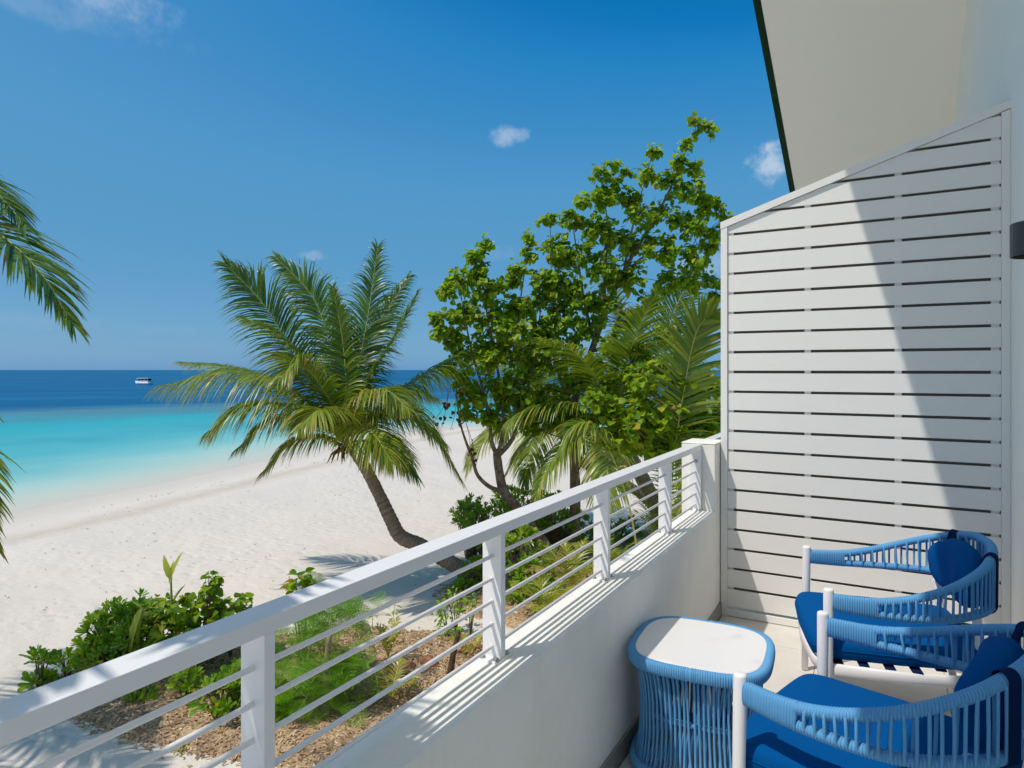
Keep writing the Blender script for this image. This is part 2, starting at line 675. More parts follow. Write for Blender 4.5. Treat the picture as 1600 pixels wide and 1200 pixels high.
def mk_leaf(name, ramp, rough=0.38, trans=0.35, spec=0.45, per_object=False):
    """leaf: tint attribute picks the colour, thin translucent blade"""
    m = NT(name)
    if per_object:
        oi = m.n('ShaderNodeObjectInfo')
        a = oi.outputs['Random']
    else:
        a = m.attr('tint').outputs['Fac']
    col = m.ramp(a, ramp)
    m.set(col, rough, spec)
    t = m.n('ShaderNodeBsdfTranslucent')
    hsv = m.n('ShaderNodeHueSaturation')
    hsv.inputs['Hue'].default_value = 0.485
    hsv.inputs['Saturation'].default_value = 1.1
    hsv.inputs['Value'].default_value = 1.75
    m.l(col, hsv.inputs['Color'])
    m.l(hsv.outputs[0], t.inputs[0])
    mx = m.n('ShaderNodeMixShader')
    mx.inputs[0].default_value = trans
    m.l(m.b.outputs[0], mx.inputs[1])
    m.l(t.outputs[0], mx.inputs[2])
    m.l(mx.outputs[0], m.out.inputs[0])
    return m.m


PALM_RAMP = [(0.0, (0.030, 0.085, 0.022)), (0.35, (0.10, 0.20, 0.022)), (0.62, (0.23, 0.31, 0.03)),
             (0.82, (0.38, 0.35, 0.05)), (1.0, (0.24, 0.14, 0.065))]
M['palm_leaf'] = mk_leaf('palm_leaflet', PALM_RAMP, 0.36, 0.28, 0.5)
TREE_RAMP = [(0.0, (0.07, 0.165, 0.010)), (0.4, (0.19, 0.325, 0.012)), (0.75, (0.31, 0.43, 0.02)), (0.93, (0.44, 0.42, 0.05)), (1.0, (0.34, 0.19, 0.05))]
M['tree_leaf'] = mk_leaf('tree_leaf', TREE_RAMP, 0.45, 0.42, 0.3)
M['tree_leaf_single'] = mk_leaf('tree_leaf_single', TREE_RAMP, 0.45, 0.42, 0.3, True)
SCA_RAMP = [(0.0, (0.09, 0.215, 0.018)), (0.5, (0.185, 0.345, 0.024)), (0.9, (0.30, 0.44, 0.04)), (1.0, (0.45, 0.36, 0.04))]
M['scaevola'] = mk_leaf('shrub_leaf', SCA_RAMP, 0.35, 0.32, 0.45)
M['scaevola_single'] = mk_leaf('shrub_leaf_single', SCA_RAMP, 0.35, 0.32, 0.45, True)
M['feather'] = mk_leaf('feathery_leaf', [(0.0, (0.15, 0.33, 0.02)), (0.6, (0.23, 0.43, 0.03)), (1.0, (0.33, 0.46, 0.05))], 0.5, 0.4, 0.3)
M['lime'] = mk_leaf('lime_leaf', [(0.0, (0.27, 0.34, 0.035)), (0.6, (0.42, 0.44, 0.07)), (1.0, (0.55, 0.45, 0.12))], 0.45, 0.4, 0.3)
M['dry_leaf'] = mk_leaf('dry_leaf', [(0.0, (0.17, 0.075, 0.035)), (1.0, (0.34, 0.20, 0.10))], 0.7, 0.2, 0.2)


def mk_bark(name, c0, c1, ring=False):
    m = NT(name)
    g = m.n('ShaderNodeNewGeometry')
    pos = g.outputs['Position']
    n1 = m.noise(pos, 9, 6, 0.65)
    n2 = m.noise(pos, 45, 4, 0.65)
    f = n1
    if ring:
        al = m.attr('along').outputs['Fac']
        cm = m.n('ShaderNodeCombineXYZ')
        m.l(m.math('ADD', al, m.math('MULTIPLY', n1, 0.05)), cm.inputs[0])
        band = m.noise(cm.outputs[0], 17, 3, 0.7)
        f = m.math('ADD', m.math('MULTIPLY', band, 0.7), m.math('MULTIPLY', n1, 0.35))
    col = m.ramp(f, [(0.36, c0), (0.66, c1)])
    col = m.mix(m.math('MULTIPLY', n2, 0.4), col, c0)
    nb = m.bump(n2, 0.5, 0.01)
    nb = m.bump(f, 0.5, 0.03, nb)
    return m.set(col, 0.9, 0.15, nb)


M['palm_bark'] = mk_bark('palm_bark', (0.12, 0.085, 0.06), (0.46, 0.355, 0.265), True)
M['bark'] = mk_bark('tree_bark', (0.17, 0.115, 0.078), (0.44, 0.33, 0.24))
M['twig'] = mk_bark('twig_bark', (0.12, 0.085, 0.05), (0.25, 0.19, 0.12))
M['stump'] = mk_bark('dead_wood', (0.05, 0.035, 0.025), (0.16, 0.10, 0.065))
M['rachis'] = mk_tinted('frond_rachis', [(0, (0.16, 0.21, 0.04)), (0.5, (0.42, 0.42, 0.09)), (1, (0.55, 0.43, 0.12))], 'tint', 0.5, 0.4)
M['fibre'] = mk_bark('palm_fibre', (0.13, 0.07, 0.035), (0.36, 0.22, 0.10))
M['stem_green'] = NT('green_stem').set((0.30, 0.33, 0.07), 0.6)
M['red_rock'] = mk_bark('broken_terracotta', (0.20, 0.085, 0.05), (0.40, 0.20, 0.13))


def mk_fabric(name, col, scale=900, tw=0.25):
    m = NT(name)
    c = m.coord('Object')
    n = m.noise(c, scale, 2, 0.7)
    n2 = m.noise(c, 7, 3)
    cc = m.mix(m.math('MULTIPLY', n, tw), col, tuple(x * 0.45 for x in col))
    cc = m.mix(m.math('MULTIPLY', n2, 0.15), cc, tuple(x * 0.7 for x in col))
    nb = m.bump(n, 0.35, 0.0015)
    nb = m.bump(m.noise(c, 11, 3), 0.12, 0.02, nb)
    return m.set(cc, 0.95, 0.04, nb)


M['seat_fabric'] = mk_fabric('blue_seat_fabric', (0.001, 0.085, 0.30))
M['strap'] = mk_fabric('navy_strap', (0.006, 0.022, 0.085), 1200)


def mk_rope():
    m = NT('blue_cord')
    c = m.coord('Object')
    n = m.noise(c, 500, 2, 0.6)
    n2 = m.noise(c, 14, 3)
    cc = m.mix(m.math('MULTIPLY', n, 0.5), (0.13, 0.375, 0.655), (0.06, 0.24, 0.50))
    cc = m.mix(m.math('MULTIPLY', n2, 0.3), cc, (0.12, 0.34, 0.60))
    return m.set(cc, 0.65, 0.3, m.bump(n, 0.3, 0.001))


M['rope'] = mk_rope()


def mk_marble():
    m = NT('white_marble')
    c = m.coord('Object')
    w = m.n('ShaderNodeTexWave', wave_type='BANDS')
    w.inputs['Scale'].default_value = 0.9
    w.inputs['Distortion'].default_value = 9
    w.inputs['Detail'].default_value = 4
    w.inputs['Detail Scale'].default_value = 1.6
    mp = m.n('ShaderNodeMapping')
    mp.inputs['Rotation'].default_value = (0, 0, 0.5)
    m.l(c, mp.inputs['Vector'])
    m.l(mp.outputs[0], w.inputs['Vector'])
    vein = m.ramp(w.outputs['Fac'], [(0.0, (0.75, 0.75, 0.75)), (0.08, (0.25, 0.25, 0.25)), (0.30, (0, 0, 0))])
    br = m.ramp(m.noise(c, 3, 3), [(0.38, (0, 0, 0)), (0.6, (1, 1, 1))])
    col = m.mix(m.math('MULTIPLY', vein, br), (0.79, 0.775, 0.775), (0.50, 0.48, 0.46))
    return m.set(col, 0.22, 0.5)


M['marble'] = mk_marble()
M['boat_white'] = NT('boat_gelcoat').set((0.80, 0.80, 0.82), 0.35)
M['boat_glass'] = NT('boat_window').set((0.05, 0.06, 0.07), 0.15, 0.6)
M['boat_blue'] = NT('boat_antifoul').set((0.02, 0.09, 0.22), 0.5)

# ------------------------------------------------------------------ ground and sea
SHORE_PX = [(-900, 985), (-400, 885), (0, 808), (100, 786), (250, 757), (400, 724), (500, 702), (600, 683), (690, 670), (760, 667), (850, 673), (940, 686), (1050, 694), (1250, 700)]
shore = [G(x, y, SEA_Z).to_2d() for x, y in SHORE_PX]
d0 = (shore[1] - shore[0]).normalized()
shore = [shore[0] - d0 * -0 + (shore[0] - shore[1]).normalized() * 200] + shore
shore = shore + [shore[-1] + V((60, 12)), shore[-1] + V((260, 30))]
REEF_PX = [(-600, 664), (0, 644), (250, 636), (450, 630), (700, 625), (1000, 622), (1400, 620)]
reef = [G(x, y, SEA_Z).to_2d() for x, y in REEF_PX]
reef = [reef[0] + (reef[0] - reef[1]).normalized() * 900] + reef + [reef[-1] + V((600, 300))]


def signed_dist(pts, poly):
    """distance of points to a polyline; positive to the left of its direction"""
    best = np.full(len(pts), 1e12)
    sgn = np.ones(len(pts))
    for a, b in zip(poly[:-1], poly[1:]):
        a = np.array(a); b = np.array(b)
        ab = b - a
        t = np.clip(((pts - a) @ ab) / (ab @ ab), 0, 1)
        q = a + t[:, None] * ab
        dv = pts - q
        d = np.hypot(dv[:, 0], dv[:, 1])
        cr = ab[0] * (pts[:, 1] - a[1]) - ab[1] * (pts[:, 0] - a[0])
        up = d < best - 1e-9
        best[up] = d[up]
        sgn[up] = np.sign(cr[up])
    return best * sgn


def grid_axis(center, fine, half, n_fine, far, n_far):
    core = np.linspace(-half, half, n_fine)
    tail = half + (np.geomspace(fine, far, n_far) - fine) + fine
    return np.concatenate([-tail[::-1], core, tail]) + center


def sheet(name, xs, ys, zfun, mat, attrs):
    X, Y = np.meshgrid(xs, ys)
    pts = np.stack([X.ravel(), Y.ravel()], 1)
    z = zfun(pts)
    me = bpy.data.meshes.new(name)
    nx, ny = len(xs), len(ys)
    idx = np.arange(nx * ny).reshape(ny, nx)
    f = np.stack([idx[:-1, :-1], idx[:-1, 1:], idx[1:, 1:], idx[1:, :-1]], -1).reshape(-1, 4)
    me.vertices.add(nx * ny)
    me.vertices.foreach_set('co', np.concatenate([pts, z[:, None]], 1).astype(np.float32).ravel())
    me.loops.add(f.size)
    me.loops.foreach_set('vertex_index', f.ravel().astype(np.int32))
    me.polygons.add(len(f))
    me.polygons.foreach_set('loop_start', np.arange(0, f.size, 4, dtype=np.int32))
    me.polygons.foreach_set('loop_total', np.full(len(f), 4, dtype=np.int32))
    me.polygons.foreach_set('use_smooth', np.ones(len(f), dtype=bool))
    for k, fn in attrs.items():
        a = me.attributes.new(k, 'FLOAT', 'POINT')
        a.data.foreach_set('value', fn(pts).astype(np.float32))
    me.update()
    me.validate()
    return link(name, me, mat)


def shore_land(p):      # positive on land
    return -signed_dist(p, shore)


def vnoise(p, s, seed=0.0):
    return np.array([mnoise.noise((x * s + seed, y * s - seed, seed)) for x, y in p])


def sand_z(p):
    d = shore_land(p)
    z = np.where(d > 7, 0.0, SEA_Z + (0 - SEA_Z) * np.clip(d / 7, -8, 1))
    z = np.where((d > 0) & (d < 7), SEA_Z * (1 - np.clip(d / 7, 0, 1)) ** 1.35, z)
    z = np.where(d < 0, SEA_Z + d * 0.07, z)
    z = np.maximum(z, -6)
    near = (np.abs(p[:, 0] + 6) < 40) & (np.abs(p[:, 1] - 20) < 45) & (d > 1)
    add = np.zeros(len(p))
    pn = p[near]
    amp = np.clip((d[near] - 2) / 6, 0, 1)
    add[near] = (vnoise(pn, 0.5, 3.1) * 0.045 + vnoise(pn, 1.9, 9.7) * 0.022) * amp
    return z + add


xs = grid_axis(-8, 0.3, 24, 190, 400, 30)
ys = grid_axis(16, 0.3, 24, 190, 400, 30)
sand = sheet('sand_beach', xs, ys, sand_z, M['sand'], {'shore': shore_land})
tag(sand, 'pale coral sand beach with footprints', kind='structure')
xs = grid_axis(-40, 1.5, 90, 120, 40000, 36)
ys = grid_axis(70, 1.5, 90, 120, 40000, 36)
sea = sheet('sea', xs, ys, lambda p: np.full(len(p), SEA_Z), M['sea'],
            {'shore': lambda p: signed_dist(p, shore), 'reef': lambda p: signed_dist(p, reef)})
tag(sea, 'calm lagoon turning from turquoise to deep blue', kind='structure')

# ------------------------------------------------------------------ building: floor, parapet, wall, roof
XI, XO = -0.96, -1.125            # inner and outer face of the parapet
SILL = FZ + 0.70
YS = 4.48                         # face of the privacy screen
XW = 0.575                         # face of the building wall
Y0, Y1 = -3.0, 12.0

slab = MB()
slab.box((XO + 0.004, Y0, FZ - 0.22), (XW + 0.2, Y1, FZ - 0.006))
o = slab.build('balcony_slab', M['grout'])
tag(o, kind='structure')
fl = empty('balcony_floor', (0, 0, FZ))
tag(fl, 'cream tiled floor of the balcony', kind='structure')
tw, k = 0.598, 0
for i in range(3):
    for j in range(-3, 13):
        xa = XI + 0.014 + i * (tw + 0.003)
        xb = min(xa + tw, XW - 0.003)
        ya = -1.27 + j * (tw + 0.003)
        b = MB()
        b.box((xa, ya, -0.006), (xb, ya + tw, random.uniform(-0.0004, 0.0004)), 0.0012)
        b.build('floor_tile', M['tile'], fl)

pr = empty('parapet', (XI, 0, FZ), 0, 'white rendered balcony parapet with sill under the railing', 'parapet')
b = MB(); b.box((XO - XI, Y0, -FZ), (0, 4.33, 0.676)); b.build('wall_body', M['plaster'], pr)
b = MB(); b.box((XO - XI - 0.004, Y0, 0.676), (0.003, 4.33, 0.70), 0.004); b.build('sill', M['plaster'], pr)
b = MB(); b.box((0, Y0, 0.0), (0.011, 4.475, 0.085), 0.002); b.build('skirting', M['skirting'], pr)
pl = empty('pilaster', ((XI + XO) / 2, 4.4, FZ), 0, 'white rendered pier where the railing meets the slatted screen', 'pier')
b = MB(); b.box((XO - (XI + XO) / 2 - 0.05, -0.069, -FZ), (XI - (XI + XO) / 2 - 0.001, 0.21, 1.124), 0.006); b.build('shaft', M['plaster'], pl)
b = MB(); b.box((XO - (XI + XO) / 2 - 0.052, -0.071, 1.1245), (XI - (XI + XO) / 2 + 0.001, 0.212, 1.131), 0.003); b.build('cap', M['plaster'], pl)
pr2 = empty('parapet', (XI, 4.62, FZ), 0, 'white parapet of the neighbouring balcony behind the screen', 'parapet')
b = MB(); b.box((XO - XI, 0, -FZ), (0, Y1 - 4.62, 0.676)); b.build('wall_body', M['plaster'], pr2)
b = MB(); b.box((XO - XI - 0.004, 0, 0.676), (0.003, Y1 - 4.62, 0.70), 0.004); b.build('sill', M['plaster'], pr2)

XE = -1.02
YR, RIDGE = 4.206, FZ + 5.84
SLOPE = {-1: 0.62, 1: 0.44}        # fall per metre on the near and on the far side of the ridge
SPAN = {-1: 5.6, 1: 6.4}
bw = empty('house_wall', (XW, YR, 0), 0, 'white painted house wall along the back of the balcony', 'wall')
b = MB()
b.prism([(-SPAN[-1], 0), (SPAN[1], 0), (SPAN[1], RIDGE - SLOPE[1] * SPAN[1]), (0, RIDGE), (-SPAN[-1], RIDGE - SLOPE[-1] * SPAN[-1])], 0, 0.0, 0.25)
b.build('wall_face', M['wall'], bw)

rf = empty('gable_roof', (0, YR, RIDGE), 0, 'gabled roof with cream soffit and dark green edge above the screen', 'roof')
for s in (-1, 1):
    half, drop = SPAN[s], -SLOPE[s] * SPAN[s]
    b = MB()
    b.prism([(0.0, 0.0), (s * half, drop), (s * half, drop + 0.03), (0.0, 0.03)], 0, XE + 0.02, 5.0)
    b.build('soffit', M['soffit'], rf)
    b = MB()
    b.prism([(0.0, 0.035), (s * half, drop + 0.035), (s * half, drop + 0.16), (0.0, 0.16)], 0, XE + 0.03, 5.0)
    b.build('roof_deck', M['green_trim'], rf)
    b = MB()
    b.prism([(0.0, -0.004), (s * half, drop - 0.004), (s * half, drop + 0.17), (0.0, 0.17)], 0, XE - 0.045, XE + 0.018)
    b.build('barge_board', M['green_trim'], rf)

# ------------------------------------------------------------------ railing
RX0, RX1 = -1.113, -1.043
RT_Z, RB_Z = 1.124, 1.090
ROD_X = -1.077
rod_z = [1.020 - 0.0702 * i for i in range(5)]
post_y = [-0.96, -0.035, 0.885, 1.785, 2.69, 3.625, 4.30]


def railing(ya, yb, posts, label, cat, caps=False):
    e = empty('balcony_railing', (ROD_X, ya, SILL), 0, label, cat)
    zz = lambda z: FZ + z - SILL
    b = MB(); b.box((RX0 - ROD_X, 0, zz(RB_Z)), (RX1 - ROD_X, yb - ya, zz(RT_Z)), 0.0025)
    b.build('top_rail', M['white_metal'], e)
    if caps:
        b = MB(); b.box((RX0 - ROD_X + 0.008, -0.002, zz(RB_Z) + 0.007), (RX1 - ROD_X - 0.008, 0.004, zz(RT_Z) - 0.007))  # near-black plate on the solid rail end stands for shade inside the tube
        b.build('dark_end_plate', M['hollow_shade'], e)
    for y in posts:
        t = MB(); t.box((RX0 - ROD_X + 0.001, y - ya, 0.004), (RX1 - ROD_X - 0.001, y - ya + 0.026, zz(RB_Z)), 0.002)
        po = t.build('post', M['white_metal'], e)
        t = MB(); t.box((RX0 - ROD_X - 0.004, y - ya - 0.032, 0.0), (RX1 - ROD_X + 0.006, y - ya + 0.056, 0.006), 0.0015)
        t.build('base_plate', M['white_metal'], po)
        for bx in (RX0 - ROD_X + 0.012, RX1 - ROD_X - 0.008):
            for by in (-0.017, 0.043):
                t = MB()
                rings = []
                for r_, h_ in ((0.0095, 0.006), (0.0095, 0.010), (0.008, 0.0135), (0.004, 0.0155)):
                    rings.append([(bx + r_ * math.cos(a * math.pi / 5), y - ya + by + r_ * math.sin(a * math.pi / 5), h_) for a in range(10)])
                t.loft(rings)
                t.build('bolt', M['steel'], po)
    seg = [0.0 if False else y - ya for y in posts]
    for z in rod_z:
        t = MB()
        t.tube([(0, (posts[0] - ya) if ya > -1 and len(posts) < 4 else -0.0, zz(z)), (0, (posts[-1] - ya) + 0.01, zz(z))], 0.0062, 10)
        t.build('rod', M['white_metal'], e)
    return e


rl = railing(-3.0, 4.328, post_y, 'white metal balcony railing with flat top rail and five round rods', 'railing')
t = MB(); t.tube([(0.004, 4.296 + 3.0 - 0.004, FZ + 1.02 - SILL), (0.004, 4.296 + 3.0 - 0.016, FZ + 1.02 - SILL)], 0.010, 10)
t.build('rod_screw', M['steel'], rl)
railing(4.63, 11.5, [6.2, 7.7, 9.2, 10.7], 'railing end of the next balcony peeping out beside the screen', 'railing', True)

# ------------------------------------------------------------------ privacy screen
SX0, SX1 = -0.955, 0.5735
sc = empty('privacy_screen', (0, YS, FZ), 0, 'tall white slatted privacy screen with sloping top between balconies', 'screen')


def top_z(x):
    return lerp(2.562, 3.06, (x - SX0) / (SX1 - SX0))


fw = 0.040
b = MB(); b.box((SX0, -0.012, 0.0), (SX0 + fw, 0.075, top_z(SX0) - 0.03)); b.build('frame_post', M['screen'], sc)
b = MB(); b.prism([(SX1 - fw, 0.0), (SX1, 0.0), (SX1, top_z(SX1) - 0.05), (SX1 - fw, top_z(SX1 - fw) - 0.05)], 1, -0.012, 0.075); b.build('frame_post', M['screen'], sc)
b = MB(); b.prism([(SX0 - 0.002, top_z(SX0) - 0.044), (SX1 + 0.002, top_z(SX1) - 0.044), (SX1 + 0.002, top_z(SX1)), (SX0 - 0.002, top_z(SX0))], 1, -0.015, 0.078); b.build('top_frame', M['screen'], sc)
b = MB(); b.box((SX0 + fw, -0.004, 0.004), (SX1 - fw, 0.07, 0.046), 0.002); b.build('bottom_frame', M['screen'], sc)
for xa, xb in ((-0.914, -0.879), (-0.455, -0.419), (0.029, 0.065), (0.489, 0.527)):
    b = MB(); b.prism([(xa, 0.048), (xb, 0.048), (xb, top_z(xb) - 0.05), (xa, top_z(xa) - 0.05)], 1, 0.0155, 0.0395); b.build('batten', M['screen'], sc)
PIT = 0.1276


def slat(x0, x1, z0, z1, ya, yb, nm):
    lim = lambda x: top_z(x) - 0.047
    z1 = min(z1, lim(x1))
    if z1 - z0 < 0.01:
        return
    poly = [(x0, z0)]
    # clip the rectangle under the sloping frame
    slope = (top_z(SX1) - top_z(SX0)) / (SX1 - SX0)
    xcut = lambda z: SX0 + (z + 0.047 - top_z(SX0)) / slope
    if lim(x0) >= z1:
        poly = [(x0, z0), (x1, z0), (x1, z1), (x0, z1)]
    elif lim(x0) > z0:
        poly = [(x0, z0), (x1, z0), (x1, z1), (max(xcut(z1), x0), z1), (x0, lim(x0))]
    else:
        poly = [(xcut(z0), z0), (x1, z0), (x1, z1), (min(xcut(z1), x1 - 0.002), z1)]
    b = MB(); b.prism(poly, 1, ya, yb)
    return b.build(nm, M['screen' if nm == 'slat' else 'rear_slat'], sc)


for k in range(24):
    zc = 0.056 + PIT * k
    j = random.uniform(-0.0008, 0.0008)
    slat(SX0 + fw + 0.001, SX1 - fw - 0.001, zc + 0.0085 + j, zc + PIT - 0.0085 + j, 0.0 + random.uniform(0, 0.0012), 0.015, 'slat')
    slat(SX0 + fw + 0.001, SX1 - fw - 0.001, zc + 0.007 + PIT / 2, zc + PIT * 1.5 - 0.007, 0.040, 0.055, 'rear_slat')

# ------------------------------------------------------------------ wall lamp
lp = empty('wall_lamp', (XW, 3.60, FZ + 2.16), 0, 'dark grey half round sconce on the house wall at the right edge', 'wall lamp')
b = MB(); b.box((-0.022, -0.06, -0.05), (-0.001, 0.06, 0.05), 0.004); b.build('back_plate', M['lamp'], lp)
b = MB()
ring = lambda r_, z, off: [(-0.02 - max(0.0, r_ * math.sin(math.pi * a / 16)) * 0.92, r_ * math.cos(math.pi * a / 16), z + off) for a in range(17)]
outer0, outer1 = ring(0.105, -0.07, 0), ring(0.105, 0.07, 0)
inner0, inner1 = ring(0.098, -0.07, 0), ring(0.098, 0.07, 0)
b.loft([outer0, outer1, inner1, inner0, outer0], cap=False, smooth=False)
b.build('shade', M['lamp'], lp)
b = MB(); b.tube([(-0.02, 0, 0), (-0.06, 0, 0)], 0.022, 12); b.build('lamp_holder', M['lamp'], lp)

# ------------------------------------------------------------------ rope chairs
ROPE = 0.0088


def arc_table(pts):
    acc = [0.0]
    for a, b in zip(pts[:-1], pts[1:]):
        acc.append(acc[-1] + (b - a).length)
    return acc


def resample(fn, step):
    """evaluate fn(u) at equal arc steps"""
    us = [i / 400 for i in range(401)]
    pts = [fn(u) for u in us]
    acc = arc_table(pts)
    n = max(2, int(acc[-1] / step))
    res = []
    j = 0
    for i in range(n + 1):
        s = acc[-1] * i / n
        while j < 399 and acc[j + 1] < s:
            j += 1
        t = (s - acc[j]) / max(acc[j + 1] - acc[j], 1e-9)
        res.append(lerp(us[j], us[j + 1], t))
    return res


HALF = [(-0.335, 0.362), (-0.20, 0.385), (-0.03, 0.395), (0.13, 0.370), (0.26, 0.28), (0.335, 0.14), (0.352, 0.0)]
PLAN = [V((x, y, 0)) for x, y in HALF] + [V((x, -y, 0)) for x, y in HALF[-2::-1]]
PLAN_S = catmull(PLAN, 401)


def plan(u):
    f = min(max(u, 0), 1) * 400
    i = min(int(f), 399)
    return PLAN_S[i].lerp(PLAN_S[i + 1], f - i)


def zu(u):
    a = 1 - abs(2 * u - 1)
    return 0.626 + 0.205 * smooth01((a - 0.14) / 0.80) ** 0.95


def zl(u):
    a = 1 - abs(2 * u - 1)
    return 0.592 - 0.012 * math.sin(min(a, 0.6) / 0.6 * math.pi) + 0.015 * smooth01((a - 0.4) / 0.6)


def outward(u):
    t = (plan(min(u + 0.004, 1)) - plan(max(u - 0.004, 0))).normalized()
    return V((t.y, -t.x, 0)) * -1 if False else V((-t.y, t.x, 0))


U_SPLIT = 0.105


def wrap(b, fn, frame, us, ridge=0.0023, seg=12, sub=6, pitch=ROPE):
    """cord wound round a rail: ridged tube; frame(u) -> (half height, half width, side vector)"""
    n = len(us)
    rings = []
    for i in range(n):
        u = us[i]
        p = fn(u)
        hh, hw, sd = frame(u)
        rd = ridge * (abs(math.cos(math.pi * i / sub)) - 0.6) * 1.6
        ring_ = []
        for k in range(seg):
            a = 2 * math.pi * k / seg
            ca, sa = math.cos(a), math.sin(a)
            e = 0.75 if hh > hw * 1.2 else 1.0
            cx = math.copysign(abs(ca) ** e, ca) * (hw + rd)
            cz = math.copysign(abs(sa) ** e, sa) * (hh + rd)
            ring_.append(p + sd * cx + V((0, 0, 1)) * cz)
        rings.append(ring_)
    b.loft(rings)


def pillow(outline, z0, z1, edge, seg_r=7, dome=0.012):
    """cushion: closed outline (list of 2D points round the centre) with rounded edge"""
    rings = []
    cx = sum(p[0] for p in outline) / len(outline)
    cy = sum(p[1] for p in outline) / len(outline)

    def ring_(scale_in, z):
        rr = []
        for (x, y) in outline:
            d = math.hypot(x - cx, y - cy)
            f = max(0.0, (d - scale_in) / d)
            rr.append((cx + (x - cx) * f, cy + (y - cy) * f, z))
        return rr
    zm = (z0 + z1) / 2
    hh = (z1 - z0) / 2
    for i in range(seg_r + 1):
        a = -math.pi / 2 + math.pi * i / seg_r
        rings.append(ring_(edge * (1 - math.cos(a)), zm + hh * math.sin(a)))
    top = []
    for f in (0.75, 0.5, 0.25, 0.05):
        top.append([(cx + (x - cx) * f, cy + (y - cy) * f, z1 + dome * (1 - f * f)) for (x, y, _) in rings[-1]])
    rings = rings + top
    b = MB()
    b.loft(rings)
    return b


def superell(cx, cy, hx, hy, e, n=72):
    pts = []
    for i in range(n):
        a = 2 * math.pi * i / n
        ca, sa = math.cos(a), math.sin(a)
        pts.append((cx + math.copysign(abs(ca) ** (2 / e), ca) * hx, cy + math.copysign(abs(sa) ** (2 / e), sa) * hy))
    return pts


